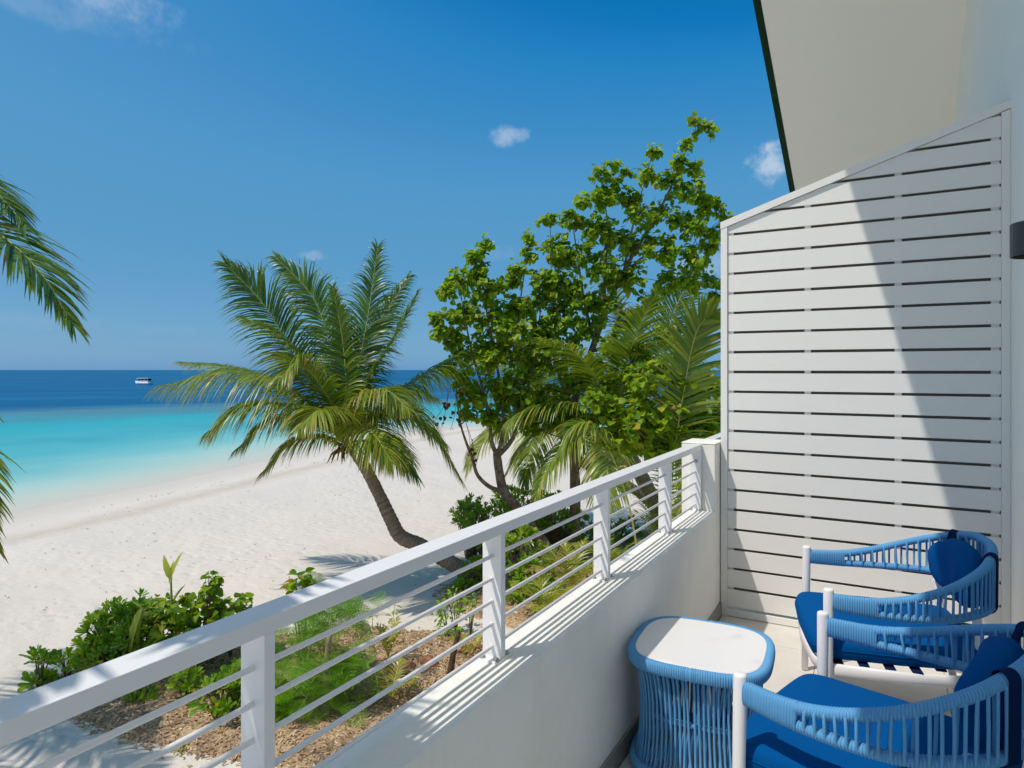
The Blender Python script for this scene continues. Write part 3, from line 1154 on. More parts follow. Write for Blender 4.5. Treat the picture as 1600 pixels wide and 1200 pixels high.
def make_chair(label):
    root = empty('rope_armchair', (0, 0, 0), 0, label, 'armchair', 'blue rope armchairs on the balcony')
    wm, rp = M['white_metal'], M['rope']
    # front posts carry the arm ends, splayed a touch
    for s in (-1, 1):
        b = MB()
        b.tube([(-0.350, s * 0.372, 0.004), (-0.345, s * 0.366, 0.35), (-0.342, s * 0.362, 0.655), (-0.342, s * 0.362, 0.661), (-0.342, s * 0.362, 0.664)],
               [0.0165, 0.0195, 0.021, 0.0195, 0.015], 20)
        b.build('front_leg', wm, root)
        b = MB()
        b.tube([(0.335, s * 0.300, 0.004), (0.262, s * 0.268, 0.32), (0.238, s * 0.262, 0.56), (0.235, s * 0.287, 0.60)], [0.0155, 0.019, 0.018, 0.016], 16)
        b.build('back_leg', wm, root)
        b = MB()
        b.tube([(-0.345, s * 0.358, 0.318), (-0.05, s * 0.352, 0.314), (0.15, s * 0.322, 0.312), (0.258, s * 0.270, 0.312)], 0.026, 14, up=(0, 0, 1), sx=0.5)
        b.build('side_rail', wm, root)
    b = MB()
    b.tube([(-0.345, -0.356, 0.318), (-0.385, -0.25, 0.312), (-0.402, 0, 0.31), (-0.385, 0.25, 0.312), (-0.345, 0.356, 0.318)], 0.026, 14, up=(0, 0, 1), sx=0.5)
    b.build('front_rail', wm, root)
    b = MB()
    b.tube([(0.255, -0.268, 0.312), (0.275, 0, 0.312), (0.255, 0.268, 0.312)], 0.024, 14, up=(0, 0, 1), sx=0.5)
    b.build('rear_rail', wm, root)
    for i in range(6):
        x = -0.30 + i * 0.10
        w = 0.35 if x < 0.1 else 0.30
        b = MB()
        b.box((x - 0.02, -w, 0.338), (x + 0.02, w, 0.343))
        b.build('seat_strap', M['strap'], root)
    # seat cushion
    outl = superell(-0.055, 0, 0.345, 0.340, 12, 160)
    outl = [(x - 0.022 * (1 - (y / 0.34) ** 2) * (1 if x < -0.1 else 0), y * (1 - 0.12 * smooth01((x + 0.05) / 0.33))) for x, y in outl]
    b = pillow(outl, 0.347, 0.438, 0.034, 8, 0.010)
    cu = b.build('seat_cushion', M['seat_fabric'], root)
    b = MB()
    seam = [V((-0.055 + (x + 0.055) * 1.001, y * 1.001, 0.395)) for x, y in outl]
    b.tube(seam + [seam[0]], 0.0025, 6, cap=False)
    b.build('piping', M['seat_fabric'], cu)
    # arms: wound together at the front, then two rails with cords between
    for part in (0, 1):
        def mid(u):
            p = plan(u)
            return V((p.x, p.y, (zu(u) + zl(u)) / 2 + 0.001))
        rng_u = (0.007, U_SPLIT) if part == 0 else (1 - U_SPLIT, 0.993)
        us = [lerp(rng_u[0], rng_u[1], t) for t in resample(lambda t: mid(lerp(rng_u[0], rng_u[1], t)), ROPE / 6)]
        b = MB()
        wrap(b, mid, lambda u: ((zu(u) - zl(u)) / 2 + 0.0185, 0.0185, outward(u)), us, seg=16)
        o = b.build('arm_wrap', rp, root); tag(o, kind='stuff')
    for nm, zf, r_ in (('upper_rail_wrap', zu, 0.0185), ('lower_rail_wrap', zl, 0.0165)):
        def rail(u):
            p = plan(u)
            return V((p.x, p.y, zf(u)))
        a0, a1 = U_SPLIT - 0.003, 1 - U_SPLIT + 0.003
        us = [lerp(a0, a1, t) for t in resample(lambda t: rail(lerp(a0, a1, t)), ROPE / 6)]
        b = MB()
        wrap(b, rail, lambda u: (r_, r_, outward(u)), us)
        o = b.build(nm, rp, root); tag(o, kind='stuff')
    us = resample(lambda t: plan(lerp(U_SPLIT, 1 - U_SPLIT, t)), 0.0265)
    for i, t in enumerate(us[1:-1]):
        u = lerp(U_SPLIT, 1 - U_SPLIT, t)
        sd = outward(u)
        p = plan(u)
        lean = random.uniform(-0.0025, 0.0025)
        tv = V((sd.y, -sd.x, 0))
        for side in (1, -1):
            if side == -1 and i % 2:
                continue
            q0 = p + sd * 0.0165 * side + V((0, 0, zu(u) - 0.004))
            q1 = p + sd * 0.0145 * side + tv * (lean + (0.006 if side < 0 else 0)) + V((0, 0, zl(u) + 0.002))
            if (q0 - q1).length < 0.012:
                continue
            b = MB()
            b.tube([q0 + V((0, 0, 0.006)) - sd * 0.004 * side, q0, q0.lerp(q1, 0.5) + tv * lean * 0.5, q1, q1 - V((0, 0, 0.008)) - sd * 0.003 * side], 0.0049, 7)
            b.build('cord_strand', rp, root)
    # back cushion: kidney pillow hung over the top rail by two straps
    rings = []
    n = 36
    for i in range(n + 1):
        f = -1 + 2 * i / n
        u = 0.5 + f * 0.185
        sh_ = max(0.0, 1 - abs(f) ** 3.2) ** 0.5
        sd = outward(u)
        zt = lerp(0.70, zu(u) - 0.012, 0.25 + 0.75 * sh_) if True else 0
        zb = lerp(0.70, 0.555, sh_)
        th = 0.008 + 0.058 * sh_
        c = plan(u) - sd * (0.022 + th)
        zc, hz = (zt + zb) / 2, (zt - zb) / 2
        ring_ = []
        for k in range(20):
            a = 2 * math.pi * k / 20
            ca, sa = math.cos(a), math.sin(a)
            ring_.append(V((c.x, c.y, 0)) + sd * (math.copysign(abs(ca) ** 0.8, ca) * th) + V((0, 0, zc + math.copysign(abs(sa) ** 0.75, sa) * hz)))
        rings.append(ring_)
    b = MB()
    b.loft(rings)
    bc = b.build('back_cushion', M['seat_fabric'], root)
    for u in (0.375, 0.625):
        sd = outward(u)
        tv = V((sd.y, -sd.x, 0))
        p = plan(u)
        zt, zb = zu(u), zl(u)
        path = []
        for k in range(9):
            a = math.pi * k / 8
            path.append(p + sd * (math.cos(a) * 0.0235) + V((0, 0, zt + math.sin(a) * 0.0235)))
        path.append(p - sd * 0.040 + V((0, 0, zt - 0.05)))
        path.append(p - sd * 0.034 + V((0, 0, zb + 0.03)))
        for k in range(9):
            a = math.pi + math.pi * k / 8
            path.append(p + sd * (math.cos(a) * 0.0215) + V((0, 0, zb + math.sin(a) * 0.0215)))
        b = MB()
        rings = []
        m = len(path)
        for i in range(m):
            q = path[i]
            tdir = (path[(i + 1) % m] - path[i - 1]).normalized()
            nrm = tdir.cross(tv).normalized()
            rings.append([q + tv * 0.021 - nrm * 0.0015, q + tv * 0.021 + nrm * 0.0015, q - tv * 0.021 + nrm * 0.0015, q - tv * 0.021 - nrm * 0.0015])
        b.loft(rings, smooth=False, closed=True)
        b.build('cushion_strap', M['strap'], bc)
    return root


def copy_tree(o, parent=None):
    c = o.copy()
    COL.objects.link(c)
    if parent is not None:
        c.parent = parent
    for ch in list(o.children):
        copy_tree(ch, c)
    return c


ch1 = make_chair('blue rope armchair standing nearest the slatted screen')


def place_chair(o, front_mid, face):
    """front_mid: point midway between the front posts; face: direction the seat faces"""
    f = V((face[0], face[1], 0)).normalized()
    ang = math.atan2(-f.y, -f.x)          # local -x is the front
    c = V((front_mid[0], front_mid[1], 0)) - f * 0.342
    o.location = (c.x, c.y, FZ)
    o.rotation_euler = (0, 0, ang)


ch2 = copy_tree(ch1)
ch2['label'] = 'blue rope armchair in front with one arm across the bottom right corner'
place_chair(ch1, (-0.303, 3.515), (-0.975, -0.215))
place_chair(ch2, (-0.311, 2.495), (-0.97, 0.245))

# ------------------------------------------------------------------ rope side table
tb = empty('side_table', (-0.674, 2.785, FZ), R(4), 'blue corded side table with rounded white marble top', 'side table')


def prof(z):
    """half width at height z: hourglass"""
    t = z / 0.48
    return 0.222 + 0.042 * abs((t - 0.50) / 0.5) ** 1.7


def sq(a, h, e=3.4):
    ca, sa = math.cos(a), math.sin(a)
    return V((math.copysign(abs(ca) ** (2 / e), ca) * h, math.copysign(abs(sa) ** (2 / e), sa) * h, 0))


def hoop(h, z, r_, nm, hz=None):
    fn = lambda t: sq(2 * math.pi * t, h) + V((0, 0, z))
    ts = resample(fn, ROPE / 6)

    def fr(t):
        d = (fn(t + 0.002) - fn(t - 0.002)).normalized()
        return (hz or r_, r_, V((d.y, -d.x, 0)))
    b = MB()
    wrap(b, fn, fr, ts, seg=14)
    o = b.build(nm, M['rope'], tb)
    tag(o, kind='stuff')


hoop(0.262, 0.451, 0.018, 'top_hoop_wrap', 0.025)
hoop(0.212, 0.235, 0.011, 'waist_hoop_wrap')
hoop(0.255, 0.030, 0.017, 'bottom_hoop_wrap', 0.022)
b = MB()
outl = superell(0, 0, 0.2495, 0.2495, 3.4, 96)
b.loft([[(x, y, 0.452) for x, y in outl], [(x, y, 0.4725) for x, y in outl], [(x * 0.992, y * 0.992, 0.475) for x, y in outl]], smooth=False)
b.build('marble_top', M['marble'], tb)
b = MB()
b.loft([[(x * 0.97, y * 0.97, 0.435) for x, y in outl], [(x * 0.97, y * 0.97, 0.4515) for x, y in outl]], smooth=False)
b.build('top_frame', M['white_metal'], tb)
ts = resample(lambda t: sq(2 * math.pi * t, 0.262), 0.0205)
for i, t in enumerate(ts[:-1]):
    for lay in (0, 1):
        sgn = 1 if lay == 0 else -1
        pts = []
        for k in range(9):
            f = k / 8
            z = lerp(0.445, 0.030, f)
            ix = min(max(i + sgn * (f - 0.5) * (0.8 if i % 2 else 0.4) + (0.45 if lay else 0), 0), len(ts) - 1.001)
            tt = lerp(ts[int(ix)], ts[int(ix) + 1], ix - int(ix))
            off = 0.013 * (1 - abs(2 * f - 1)) if lay == 0 else -0.018 * (1 - abs(2 * f - 1))
            h = prof(z) - 0.006 + off + (0.006 if f in (0, 1) else 0)
            q = sq(2 * math.pi * tt, h)
            pts.append(V((q.x, q.y, z)))
        b = MB()
        b.tube(pts, 0.0049, 7)
        b.build('cord_strand', M['rope'], tb)

# ------------------------------------------------------------------ plant helpers
CAMP = V((0, 0, EYE))


def strip_leaf(sections, bend, fold, name, mat, tint=0.5):
    """one leaf blade along +x, lying in xy; sections: (t, half width); bend lifts/drops the tip"""
    vs, fs = [], []
    n = len(sections)
    for t, w in sections:
        z = bend * t * t
        vs += [(t, -w, z + fold * w), (t, 0, z), (t, w, z + fold * w)]
    for i in range(n - 1):
        a = i * 3
        fs += [(a, a + 3, a + 4, a + 1), (a + 1, a + 4, a + 5, a + 2)]
    return np.array(vs, dtype=np.float64), fs


HEART = strip_leaf([(-0.06, 0.20), (0.02, 0.42), (0.22, 0.54), (0.48, 0.50), (0.74, 0.33), (0.90, 0.15), (1.0, 0.01)], -0.22, 0.30, 'heart', None)
OBOV = strip_leaf([(0.0, 0.025), (0.3, 0.075), (0.6, 0.125), (0.82, 0.155), (0.95, 0.11), (1.0, 0.02)], 0.12, 0.25, 'obov', None)
OVAL = strip_leaf([(0.0, 0.03), (0.25, 0.17), (0.5, 0.22), (0.75, 0.16), (1.0, 0.01)], -0.15, 0.3, 'oval', None)
BLADE = strip_leaf([(0.0, 0.02), (0.2, 0.045), (0.5, 0.05), (0.8, 0.03), (1.0, 0.004)], -0.30, 0.4, 'blade', None)


def make_frame(direction, normal, roll=0.0):
    x = V(direction).normalized()
    z = V(normal) - x * V(normal).dot(x)
    if z.length < 1e-4:
        z = x.orthogonal()
    z.normalize()
    y = z.cross(x)
    if roll:
        q = Quaternion(x, roll)
        y = q @ y
        z = q @ z
    return x, y, z


class Leaves:
    """collects leaf placements; the ones nearest the camera become objects, the rest one joined part"""

    def __init__(self, shape, mat_join, mat_single):
        self.shape, self.mj, self.ms = shape, mat_join, mat_single
        self.items = []

    def add(self, pos, direction, normal, size, tint, roll=0.0):
        x, y, z = make_frame(direction, normal, roll)
        self.items.append((V(pos), x * size, y * size, z * size, min(max(tint, 0), 1)))

    def emit(self, root, singles=300, name='leaf', rest='foliage'):
        its = sorted(self.items, key=lambda it: (it[0] - CAMP).length - it[1].length * 20)
        inv = Matrix.Translation(root.location).inverted() if root is not None else Matrix()
        vs, fs = self.shape
        base = None
        for it in its[:singles]:
            if base is None:
                base = bpy.data.meshes.new(name)
                base.from_pydata([tuple(v) for v in vs], [], fs)
                base.polygons.foreach_set('use_smooth', [True] * len(fs))
                base.materials.append(self.ms)
                base.update()
            o = bpy.data.objects.new(name, base)
            p, x, y, z, t = it
            p = p - root.location
            o.parent = root
            o.matrix_local = Matrix(((x.x, y.x, z.x, p.x), (x.y, y.y, z.y, p.y), (x.z, y.z, z.z, p.z), (0, 0, 0, 1)))
            COL.objects.link(o)
        restl = its[singles:]
        if restl:
            m = len(restl)
            n = len(vs)
            A = np.array([[list(i[1]), list(i[2]), list(i[3])] for i in restl])
            Pp = np.array([list(i[0] - root.location) for i in restl])
            allv = np.einsum('nk,mkj->mnj', vs, A) + Pp[:, None, :]
            f = np.array(fs)
            allf = (f[None] + (np.arange(m) * n)[:, None, None]).reshape(-1, 4)
            me = np_mesh(rest, allv.reshape(-1, 3), allf, {'tint': np.repeat([i[4] for i in restl], n)})
            o = link(rest, me, self.mj, root)
            tag(o, kind='stuff')


def np_mesh(name, verts, quads, attrs=None, smooth=True):
    me = bpy.data.meshes.new(name)
    me.vertices.add(len(verts))
    me.vertices.foreach_set('co', np.asarray(verts, dtype=np.float32).ravel())
    q = np.asarray(quads, dtype=np.int32)
    me.loops.add(q.size)
    me.loops.foreach_set('vertex_index', q.ravel())
    me.polygons.add(len(q))
    me.polygons.foreach_set('loop_start', np.arange(0, q.size, 4, dtype=np.int32))
    me.polygons.foreach_set('loop_total', np.full(len(q), 4, dtype=np.int32))
    me.polygons.foreach_set('use_smooth', np.full(len(q), smooth, dtype=bool))
    for k, v in (attrs or {}).items():
        a = me.attributes.new(k, 'FLOAT', 'POINT')
        a.data.foreach_set('value', np.asarray(v, dtype=np.float32))
    me.update()
    me.validate()
    return me


def frond(root, pts, ll, n=64, droop=0.9, vee=0.35, tint=0.45, brown=0.0, width=0.034, start=0.14, name='frond', up=None, thick=0.022, rt=0.5, taper_tip=0.35):
    """a coconut frond: tapered rachis with two rows of drooping leaflets"""
    C = catmull(pts, 48)
    loc = root.location
    b = MB()
    b.cur = {'tint': rt}
    rad = [lerp(thick, 0.004, (i / 47) ** 0.7) for i in range(48)]
    rad[0] *= 1.8; rad[1] *= 1.5; rad[2] *= 1.2
    b.tube([c - loc for c in C], rad, 6)
    fr = b.build(name, M['rachis'], root)
    vs, qs, tt = [], [], []
    upv = V(up) if up is not None else V((0, 0, 1))
    down = V((0, 0, -1))
    for side in (-1, 1):
        for i in range(n):
            f = (i + random.uniform(-0.3, 0.3)) / (n - 1)
            t = start + (1 - start) * min(max(f, 0), 1)
            k = min(int(t * 47), 46)
            p = C[k].lerp(C[k + 1], t * 47 - k)
            T = (C[min(k + 2, 47)] - C[max(k - 1, 0)]).normalized()
            S = T.cross(upv)
            if S.length < 0.05:
                S = T.cross(RT)
            S.normalize()
            N = S.cross(T).normalized()
            prof_ = (0.45 + 0.55 * smooth01(f / 0.30)) * (1 - (1 - taper_tip) * smooth01((f - 0.55) / 0.45))
            L = ll * prof_ * random.uniform(0.86, 1.08)
            al = lerp(R(68), R(24), f) + random.uniform(-0.10, 0.10)
            be = vee + random.uniform(-0.15, 0.15)
            d = T * math.cos(al) + (S * side * math.cos(be) + N * math.sin(be)) * math.sin(al)
            d.normalize()
            w0 = width * (0.75 + 0.25 * prof_) * random.uniform(0.8, 1.1)
            dr = droop * random.uniform(0.75, 1.3)
            q = V(p)
            wdir = d.cross(N)
            wdir = wdir.normalized() if wdir.length > 0.01 else S
            tw_ = random.uniform(-0.5, 0.5)
            base = len(vs)
            br = random.random() < brown
            tn = min(max(tint + random.uniform(-0.22, 0.22), 0), 0.9)
            segs = 5
            wprof = (0.55, 1.0, 0.95, 0.7, 0.4, 0.05)
            for s in range(segs + 1):
                u = s / segs
                nd = N * math.cos(tw_) + wdir * math.sin(tw_)
                wv = (wdir * math.cos(tw_) - N * math.sin(tw_)) * (w0 * 0.5 * wprof[s])
                vs.append(q + wv - loc)
                vs.append(q - wv - loc)
                tv = tn + 0.10 * u
                if br and u > 0.45:
                    tv = 1.0
                if u >= 0.99 and random.random() < 0.4:
                    tv = 0.95
                tt += [tv, tv]
                dd = (d + down * dr * (u ** 1.2) * 1.4)
                dd.normalize()
                q = q + dd * (L / segs)
            for s in range(segs):
                a = base + s * 2
                qs.append((a, a + 1, a + 3, a + 2))
    me = np_mesh('leaflets', [tuple(v) for v in vs], qs, {'tint': tt})
    o = link('leaflets', me, M['palm_leaf'], fr)
    tag(o, kind='stuff')
    return fr


def arc_frond_pts(base, az, e0, e1, L, n=6):
    pts = [V(base)]
    h = V((math.cos(az), math.sin(az), 0))
    for i in range(n):
        e = lerp(e0, e1, (i + 0.3) / n)
        pts.append(pts[-1] + (h * math.cos(e) + V((0, 0, 1)) * math.sin(e)) * (L / n))
    return pts


def palm_trunk(root, pts, radii, seg=16):
    C = catmull(pts, 130)
    loc = root.location
    b = MB()
    rad = []
    s = 0.0
    rings = []
    n = len(C)
    rr = lambda t: radii[min(int(t * (len(radii) - 1)), len(radii) - 2)] + (radii[min(int(t * (len(radii) - 1)) + 1, len(radii) - 1)] - radii[min(int(t * (len(radii) - 1)), len(radii) - 2)]) * (t * (len(radii) - 1) - min(int(t * (len(radii) - 1)), len(radii) - 2))
    al = []
    for i in range(n):
        if i:
            s += (C[i] - C[i - 1]).length
        saw = (s / 0.105) % 1.0
        rad.append(rr(i / (n - 1)) * (1 + 0.11 * (1 - saw) - 0.05 + 0.02 * mnoise.noise((s * 3, 1.3, 0))))
        al.append(s)
    b.tube([c - loc for c in C], rad, seg)
    b.attrs = {'along': {i * seg + k: al[i] for i in range(n) for k in range(seg)}}
    return b.build('trunk', M['palm_bark'], root)


def crown_fibre(root, c, r):
    b = MB()
    loc = root.location
    for i in range(26):
        a = random.uniform(0, 6.28)
        d = V((math.cos(a), math.sin(a), random.uniform(-0.9, 0.5))).normalized()
        s = c + d * r * 0.4 - V((0, 0, 0.10))
        b.tube([s - loc, s + d * r * 0.8 - loc, s + d * r * 1.25 + V((0, 0, -0.12)) - loc], [0.035, 0.022, 0.006], 5)
    b.build('husk_fibre', M['fibre'], root)


# ------------------------------------------------------------------ planting beds
def in_poly(p, poly):
    x, y = p
    c = False
    j = len(poly) - 1
    for i in range(len(poly)):
        xi, yi = poly[i]
        xj, yj = poly[j]
        if (yi > y) != (yj > y) and x < (xj - xi) * (y - yi) / (yj - yi) + xi:
            c = not c
        j = i
    return c


def edge_dist(p, poly):
    best = 1e9
    P2 = V(p)
    for a, b in zip(poly, poly[1:] + poly[:1]):
        a = V(a); b = V(b)
        ab = b - a
        t = min(max((P2 - a).dot(ab) / ab.dot(ab), 0), 1)
        best = min(best, (P2 - a - ab * t).length)
    return best


def bed_height(p, poly, h):
    d = edge_dist(p, poly)
    wob = mnoise.noise((p[0] * 1.7, p[1] * 1.7, 4.2)) * 0.5 + mnoise.noise((p[0] * 5.5, p[1] * 5.5, 1.2)) * 0.35
    return -0.035 + (h + 0.035) * smooth01(d / 0.45 + 0.25 * wob) + 0.04 * wob * smooth01(d / 0.5)


def bed(poly_px, h, label, step=0.07):
    poly = [tuple(G(x, y).to_2d()) for x, y in poly_px]
    x0, x1 = min(p[0] for p in poly), max(p[0] for p in poly)
    y0, y1 = min(p[1] for p in poly), max(p[1] for p in poly)
    nx, ny = int((x1 - x0) / step) + 2, int((y1 - y0) / step) + 2
    idx = {}
    vs, fs = [], []

    def vid(i, j):
        if (i, j) not in idx:
            p = (x0 + i * step, y0 + j * step)
            z = bed_height(p, poly, h) if in_poly(p, poly) else -0.06
            idx[(i, j)] = len(vs)
            vs.append((p[0], p[1], z))
        return idx[(i, j)]
    for i in range(nx):
        for j in range(ny):
            c = (x0 + (i + 0.5) * step, y0 + (j + 0.5) * step)
            if in_poly(c, poly):
                fs.append((vid(i, j), vid(i + 1, j), vid(i + 1, j + 1), vid(i, j + 1)))
    me = np_mesh('planting_bed', vs, fs)
    o = link('planting_bed', me, M['mulch'])
    tag(o, label, kind='structure')
    return poly, h


BED1 = bed([(36, 1082), (70, 1060), (120, 1040), (190, 1026), (300, 1004), (400, 992), (480, 982), (560, 972), (600, 980), (660, 985), (720, 985), (780, 995), (800, 1030), (780, 1100), (740, 1180), (700, 1240), (600, 1262), (500, 1240), (430, 1212), (369, 1193), (285, 1180), (210, 1168), (150, 1150), (112, 1128), (70, 1105)], 0.10,
           'mulched planting bed below the balcony', 0.06)
BED2 = bed([(672, 925), (700, 908), (760, 898), (800, 880), (850, 860), (930, 846), (1000, 832), (1070, 834), (1130, 850), (1100, 905), (1000, 930), (930, 960), (870, 985), (800, 992), (770, 975), (720, 962), (690, 950)], 0.14,
           'dark mulched bed round the foot of the trees', 0.08)


def ground_z(p):
    for poly, h in (BED1, BED2):
        if in_poly(p, poly):
            return max(0.0, bed_height(p, poly, h))
    return 0.0


def on_ground(px, py):
    g = G(px, py)
    g.z = ground_z(g.to_2d())
    return g


def chips(name, poly, count, z_h, mat, dims, label):
    vs, qs, tt = [], [], []
    x0, x1 = min(p[0] for p in poly), max(p[0] for p in poly)
    y0, y1 = min(p[1] for p in poly), max(p[1] for p in poly)
    k = 0
    tries = 0
    while k < count and tries < count * 6:
        tries += 1
        p = (random.uniform(x0, x1), random.uniform(y0, y1))
        if not in_poly(p, poly) and random.random() < 0.9:
            continue
        if not in_poly(p, poly) and edge_dist(p, poly) > 0.18:
            continue
        z = (max(bed_height(p, poly, z_h), 0.0) if in_poly(p, poly) else 0.0) + 0.006
        l = random.uniform(*dims[0]); w = random.uniform(*dims[1]); h = random.uniform(0.003, 0.009)
        rot = Matrix.Rotation(random.uniform(0, 6.28), 3, 'Z') @ Matrix.Rotation(random.uniform(-0.6, 0.6), 3, 'Y') @ Matrix.Rotation(random.uniform(-0.6, 0.6), 3, 'X')
        base = len(vs)
        for sx, sy, sz in ((-1, -1, -1), (1, -0.7, -1), (0.9, 1, -1), (-1, 0.8, -1), (-1, -1, 1), (1, -0.7, 1), (0.9, 1, 1), (-1, 0.8, 1)):
            v = rot @ V((sx * l / 2, sy * w / 2, sz * h / 2))
            vs.append((p[0] + v.x, p[1] + v.y, z + v.z))
        qs += [tuple(base + i for i in f) for f in ((3, 2, 1, 0), (4, 5, 6, 7), (0, 1, 5, 4), (1, 2, 6, 5), (2, 3, 7, 6), (3, 0, 4, 7))]
        tt += [min(max(random.gauss(0.5, 0.28), 0), 1)] * 8
        k += 1
    o = link(name, np_mesh(name, vs, qs, {'tint': tt}, False), mat)
    tag(o, label, kind='stuff')


chips('wood_chips', BED1[0], 9000, BED1[1], M['chips'], ((0.03, 0.09), (0.01, 0.028)), 'loose wood chips covering the planting bed')
chips('bark_litter', BED2[0], 2200, BED2[1], M['chips'], ((0.05, 0.14), (0.02, 0.05)), 'loose bark litter under the trees')

# ------------------------------------------------------------------ coconut palm in the middle of the beach
ZP = 13.4
cr = P(536, 690, ZP)
palm = empty('coconut_palm', on_ground(800, 918), 0, 'leaning coconut palm on the open sand left of the broadleaf trees', 'palm tree', 'coconut palms')
palm_trunk(palm, [P(806, 926, 13.62), P(753, 906, 13.5), P(700, 877, 13.45), P(658, 853, 13.4), P(626, 838, 13.4), P(611, 812, 13.4), P(594, 776, 13.4), P(572, 733, 13.4), P(553, 705, 13.4), cr], [0.20, 0.17, 0.155, 0.15, 0.145, 0.135, 0.125, 0.12, 0.115, 0.11])
crown_fibre(palm, cr, 0.22)
MAIN = [
    # control points (px, py, depth offset), leaflet length, droop, tint, brown, vee
    ([(470, 575, 0.0), (415, 480, -0.1), (352, 412, -0.2)], 0.80, 0.48, 0.20, 0.06, 0.10),
    ([(522, 570, 0.3), (492, 470, 0.4), (432, 403, 0.5)], 0.72, 0.49, 0.25, 0.0, 0.10),
    ([(552, 610, 0.1), (574, 500, 0.3), (590, 388, 0.5)], 0.78, 0.49, 0.15, 0.0, 0.05),
    ([(560, 610, 0.6), (590, 510, 1.0), (640, 432, 1.5)], 0.72, 0.75, 0.12, 0.0, 0.1),
    ([(480, 628, -0.2), (380, 582, -0.5), (258, 602, -0.8)], 1.30, 1.7, 0.45, 0.10, 0.2),
    ([(455, 620, 0.5), (365, 577, 0.8), (285, 566, 1.0)], 0.80, 0.9, 0.42, 0.04, 0.2),
    ([(480, 645, -0.5), (395, 632, -0.9), (330, 672, -1.1)], 1.05, 1.7, 0.42, 0.22, 0.2),
    ([(505, 682, -0.2), (460, 690, -0.4), (410, 738, -0.5)], 0.72, 1.4, 0.60, 0.05, 0.2),
    ([(556, 665, -0.6), (585, 680, -1.2), (612, 722, -1.6)], 0.92, 1.1, 0.58, 0.03, 0.2),
    ([(590, 652, 0.0), (662, 664, 0.1), (722, 752, 0.1)], 0.78, 1.4, 0.58, 0.06, 0.2),
    ([(600, 632, 0.4), (660, 588, 0.7), (725, 548, 1.0)], 1.10, 1.7, 0.35, 0.02, 0.2),
    ([(515, 625, -0.5), (470, 568, -1.0), (438, 590, -1.5)], 0.86, 0.9, 0.55, 0.12, 0.25),
    ([(580, 642, 0.8), (625, 606, 1.4), (680, 622, 2.0)], 0.80, 1.3, 0.25, 0.03, 0.2),
    ([(541, 610, 0.1), (535, 530, 0.2), (520, 450, 0.2)], 0.52, 0.45, 0.40, 0.0, 0.3),
    ([(520, 655, -0.7), (500, 640, -1.6), (468, 668, -2.1)], 0.75, 1.2, 0.62, 0.05, 0.2),
    ([(575, 690, -0.3), (610, 700, -0.6), (650, 745, -0.8)], 0.70, 1.4, 0.35, 0.05, 0.2),
    ([(500, 600, -0.3), (440, 528, -0.5), (384, 498, -0.7)], 0.75, 0.9, 0.40, 0.05, 0.2),
    ([(570, 605, 0.2), (615, 530, 0.3), (650, 462, 0.3)], 0.72, 0.8, 0.25, 0.04, 0.2),
    ([(590, 645, -0.3), (640, 640, -0.5), (692, 690, -0.7)], 0.80, 1.5, 0.5, 0.05, 0.2),
    ([(505, 662, -0.4), (430, 655, -0.8), (372, 700, -1.0)], 0.80, 1.6, 0.5, 0.15, 0.2),
    ([(560, 640, -0.5), (600, 610, -1.0), (640, 640, -1.5)], 0.78, 1.3, 0.55, 0.08, 0.2),
]
for i_, (pts, ll, dr, tn, br, ve) in enumerate(MAIN):
    dr *= 1.0 if i_ not in (0, 1, 2, 3, 13) else 1.9
    frond(palm, [cr] + [P(x, y, ZP + d) for x, y, d in pts], ll * 1.22, 122, dr, ve, tn, br, 0.035, up=(V((0, 0, 0.25)) - FW if i_ in (0, 1, 2, 3, 13) else None), rt=0.3 + tn * 0.6)


def generic_palm(root, crown, specs, ll=0.9, n=78, width=0.042):
    for az, e0, e1, L, tn, dr in specs:
        frond(root, arc_frond_pts(crown, R(az), R(e0), R(e1), L), ll, n, dr, 0.2, tn, 0.05, width, rt=0.5)


# palm whose fronds reach in at the left edge of the view and whose shade dapples the railing
lc = V((-5.1, 0.6, 5.7))
lp_ = empty('coconut_palm', (-6.2, -0.9, 0), 0, 'coconut palm whose frond tips hang in at the left edge', 'palm tree', 'coconut palms')
palm_trunk(lp_, [V((-6.2, -0.9, -0.05)), V((-6.1, -0.6, 1.8)), V((-5.6, 0.0, 3.9)), lc], [0.2, 0.15, 0.13, 0.12])
crown_fibre(lp_, lc, 0.2)
frond(lp_, [lc, V((-5.45, 1.35, 6.05)), P(-75, 315, 5.3), P(0, 366, 5.2), P(62, 425, 5.1), P(112, 505, 5.0)], 0.62, 104, 0.65, 0.25, 0.36, 0.05, 0.034)
frond(lp_, [lc, V((-5.6, 1.3, 6.0)), P(-150, 240, 5.7), P(-75, 258, 5.5), P(-8, 300, 5.4), P(38, 350, 5.3)], 0.54, 90, 0.6, 0.2, 0.32, 0.05, 0.032)
frond(lp_, [lc, V((-5.3, 1.2, 5.2)), P(-95, 640, 5.4), P(-50, 740, 5.2), P(-12, 850, 5.1)], 0.56, 84, 0.9, 0.2, 0.62, 0.1, 0.032)
frond(lp_, [lc, V((-5.4, 1.3, 5.5)), P(-140, 560, 5.7), P(-60, 600, 5.6), P(-8, 650, 5.5)], 0.34, 60, 0.8, 0.2, 0.55, 0.2, 0.028)
frond(lp_, [lc, V((-4.2, 0.35, 6.2)), V((-3.0, -0.05, 6.25)), V((-2.1, -0.3, 5.9)), V((-1.5, -0.45, 5.4))], 0.75, 84, 0.7, 0.2, 0.4, 0.05, 0.04)
frond(lp_, [lc, V((-4.3, 0.1, 6.2)), V((-3.0, -0.6, 6.3)), V((-2.1, -0.9, 6.0)), V((-1.5, -1.0, 5.5))], 0.72, 84, 0.7, 0.2, 0.4, 0.05, 0.042)
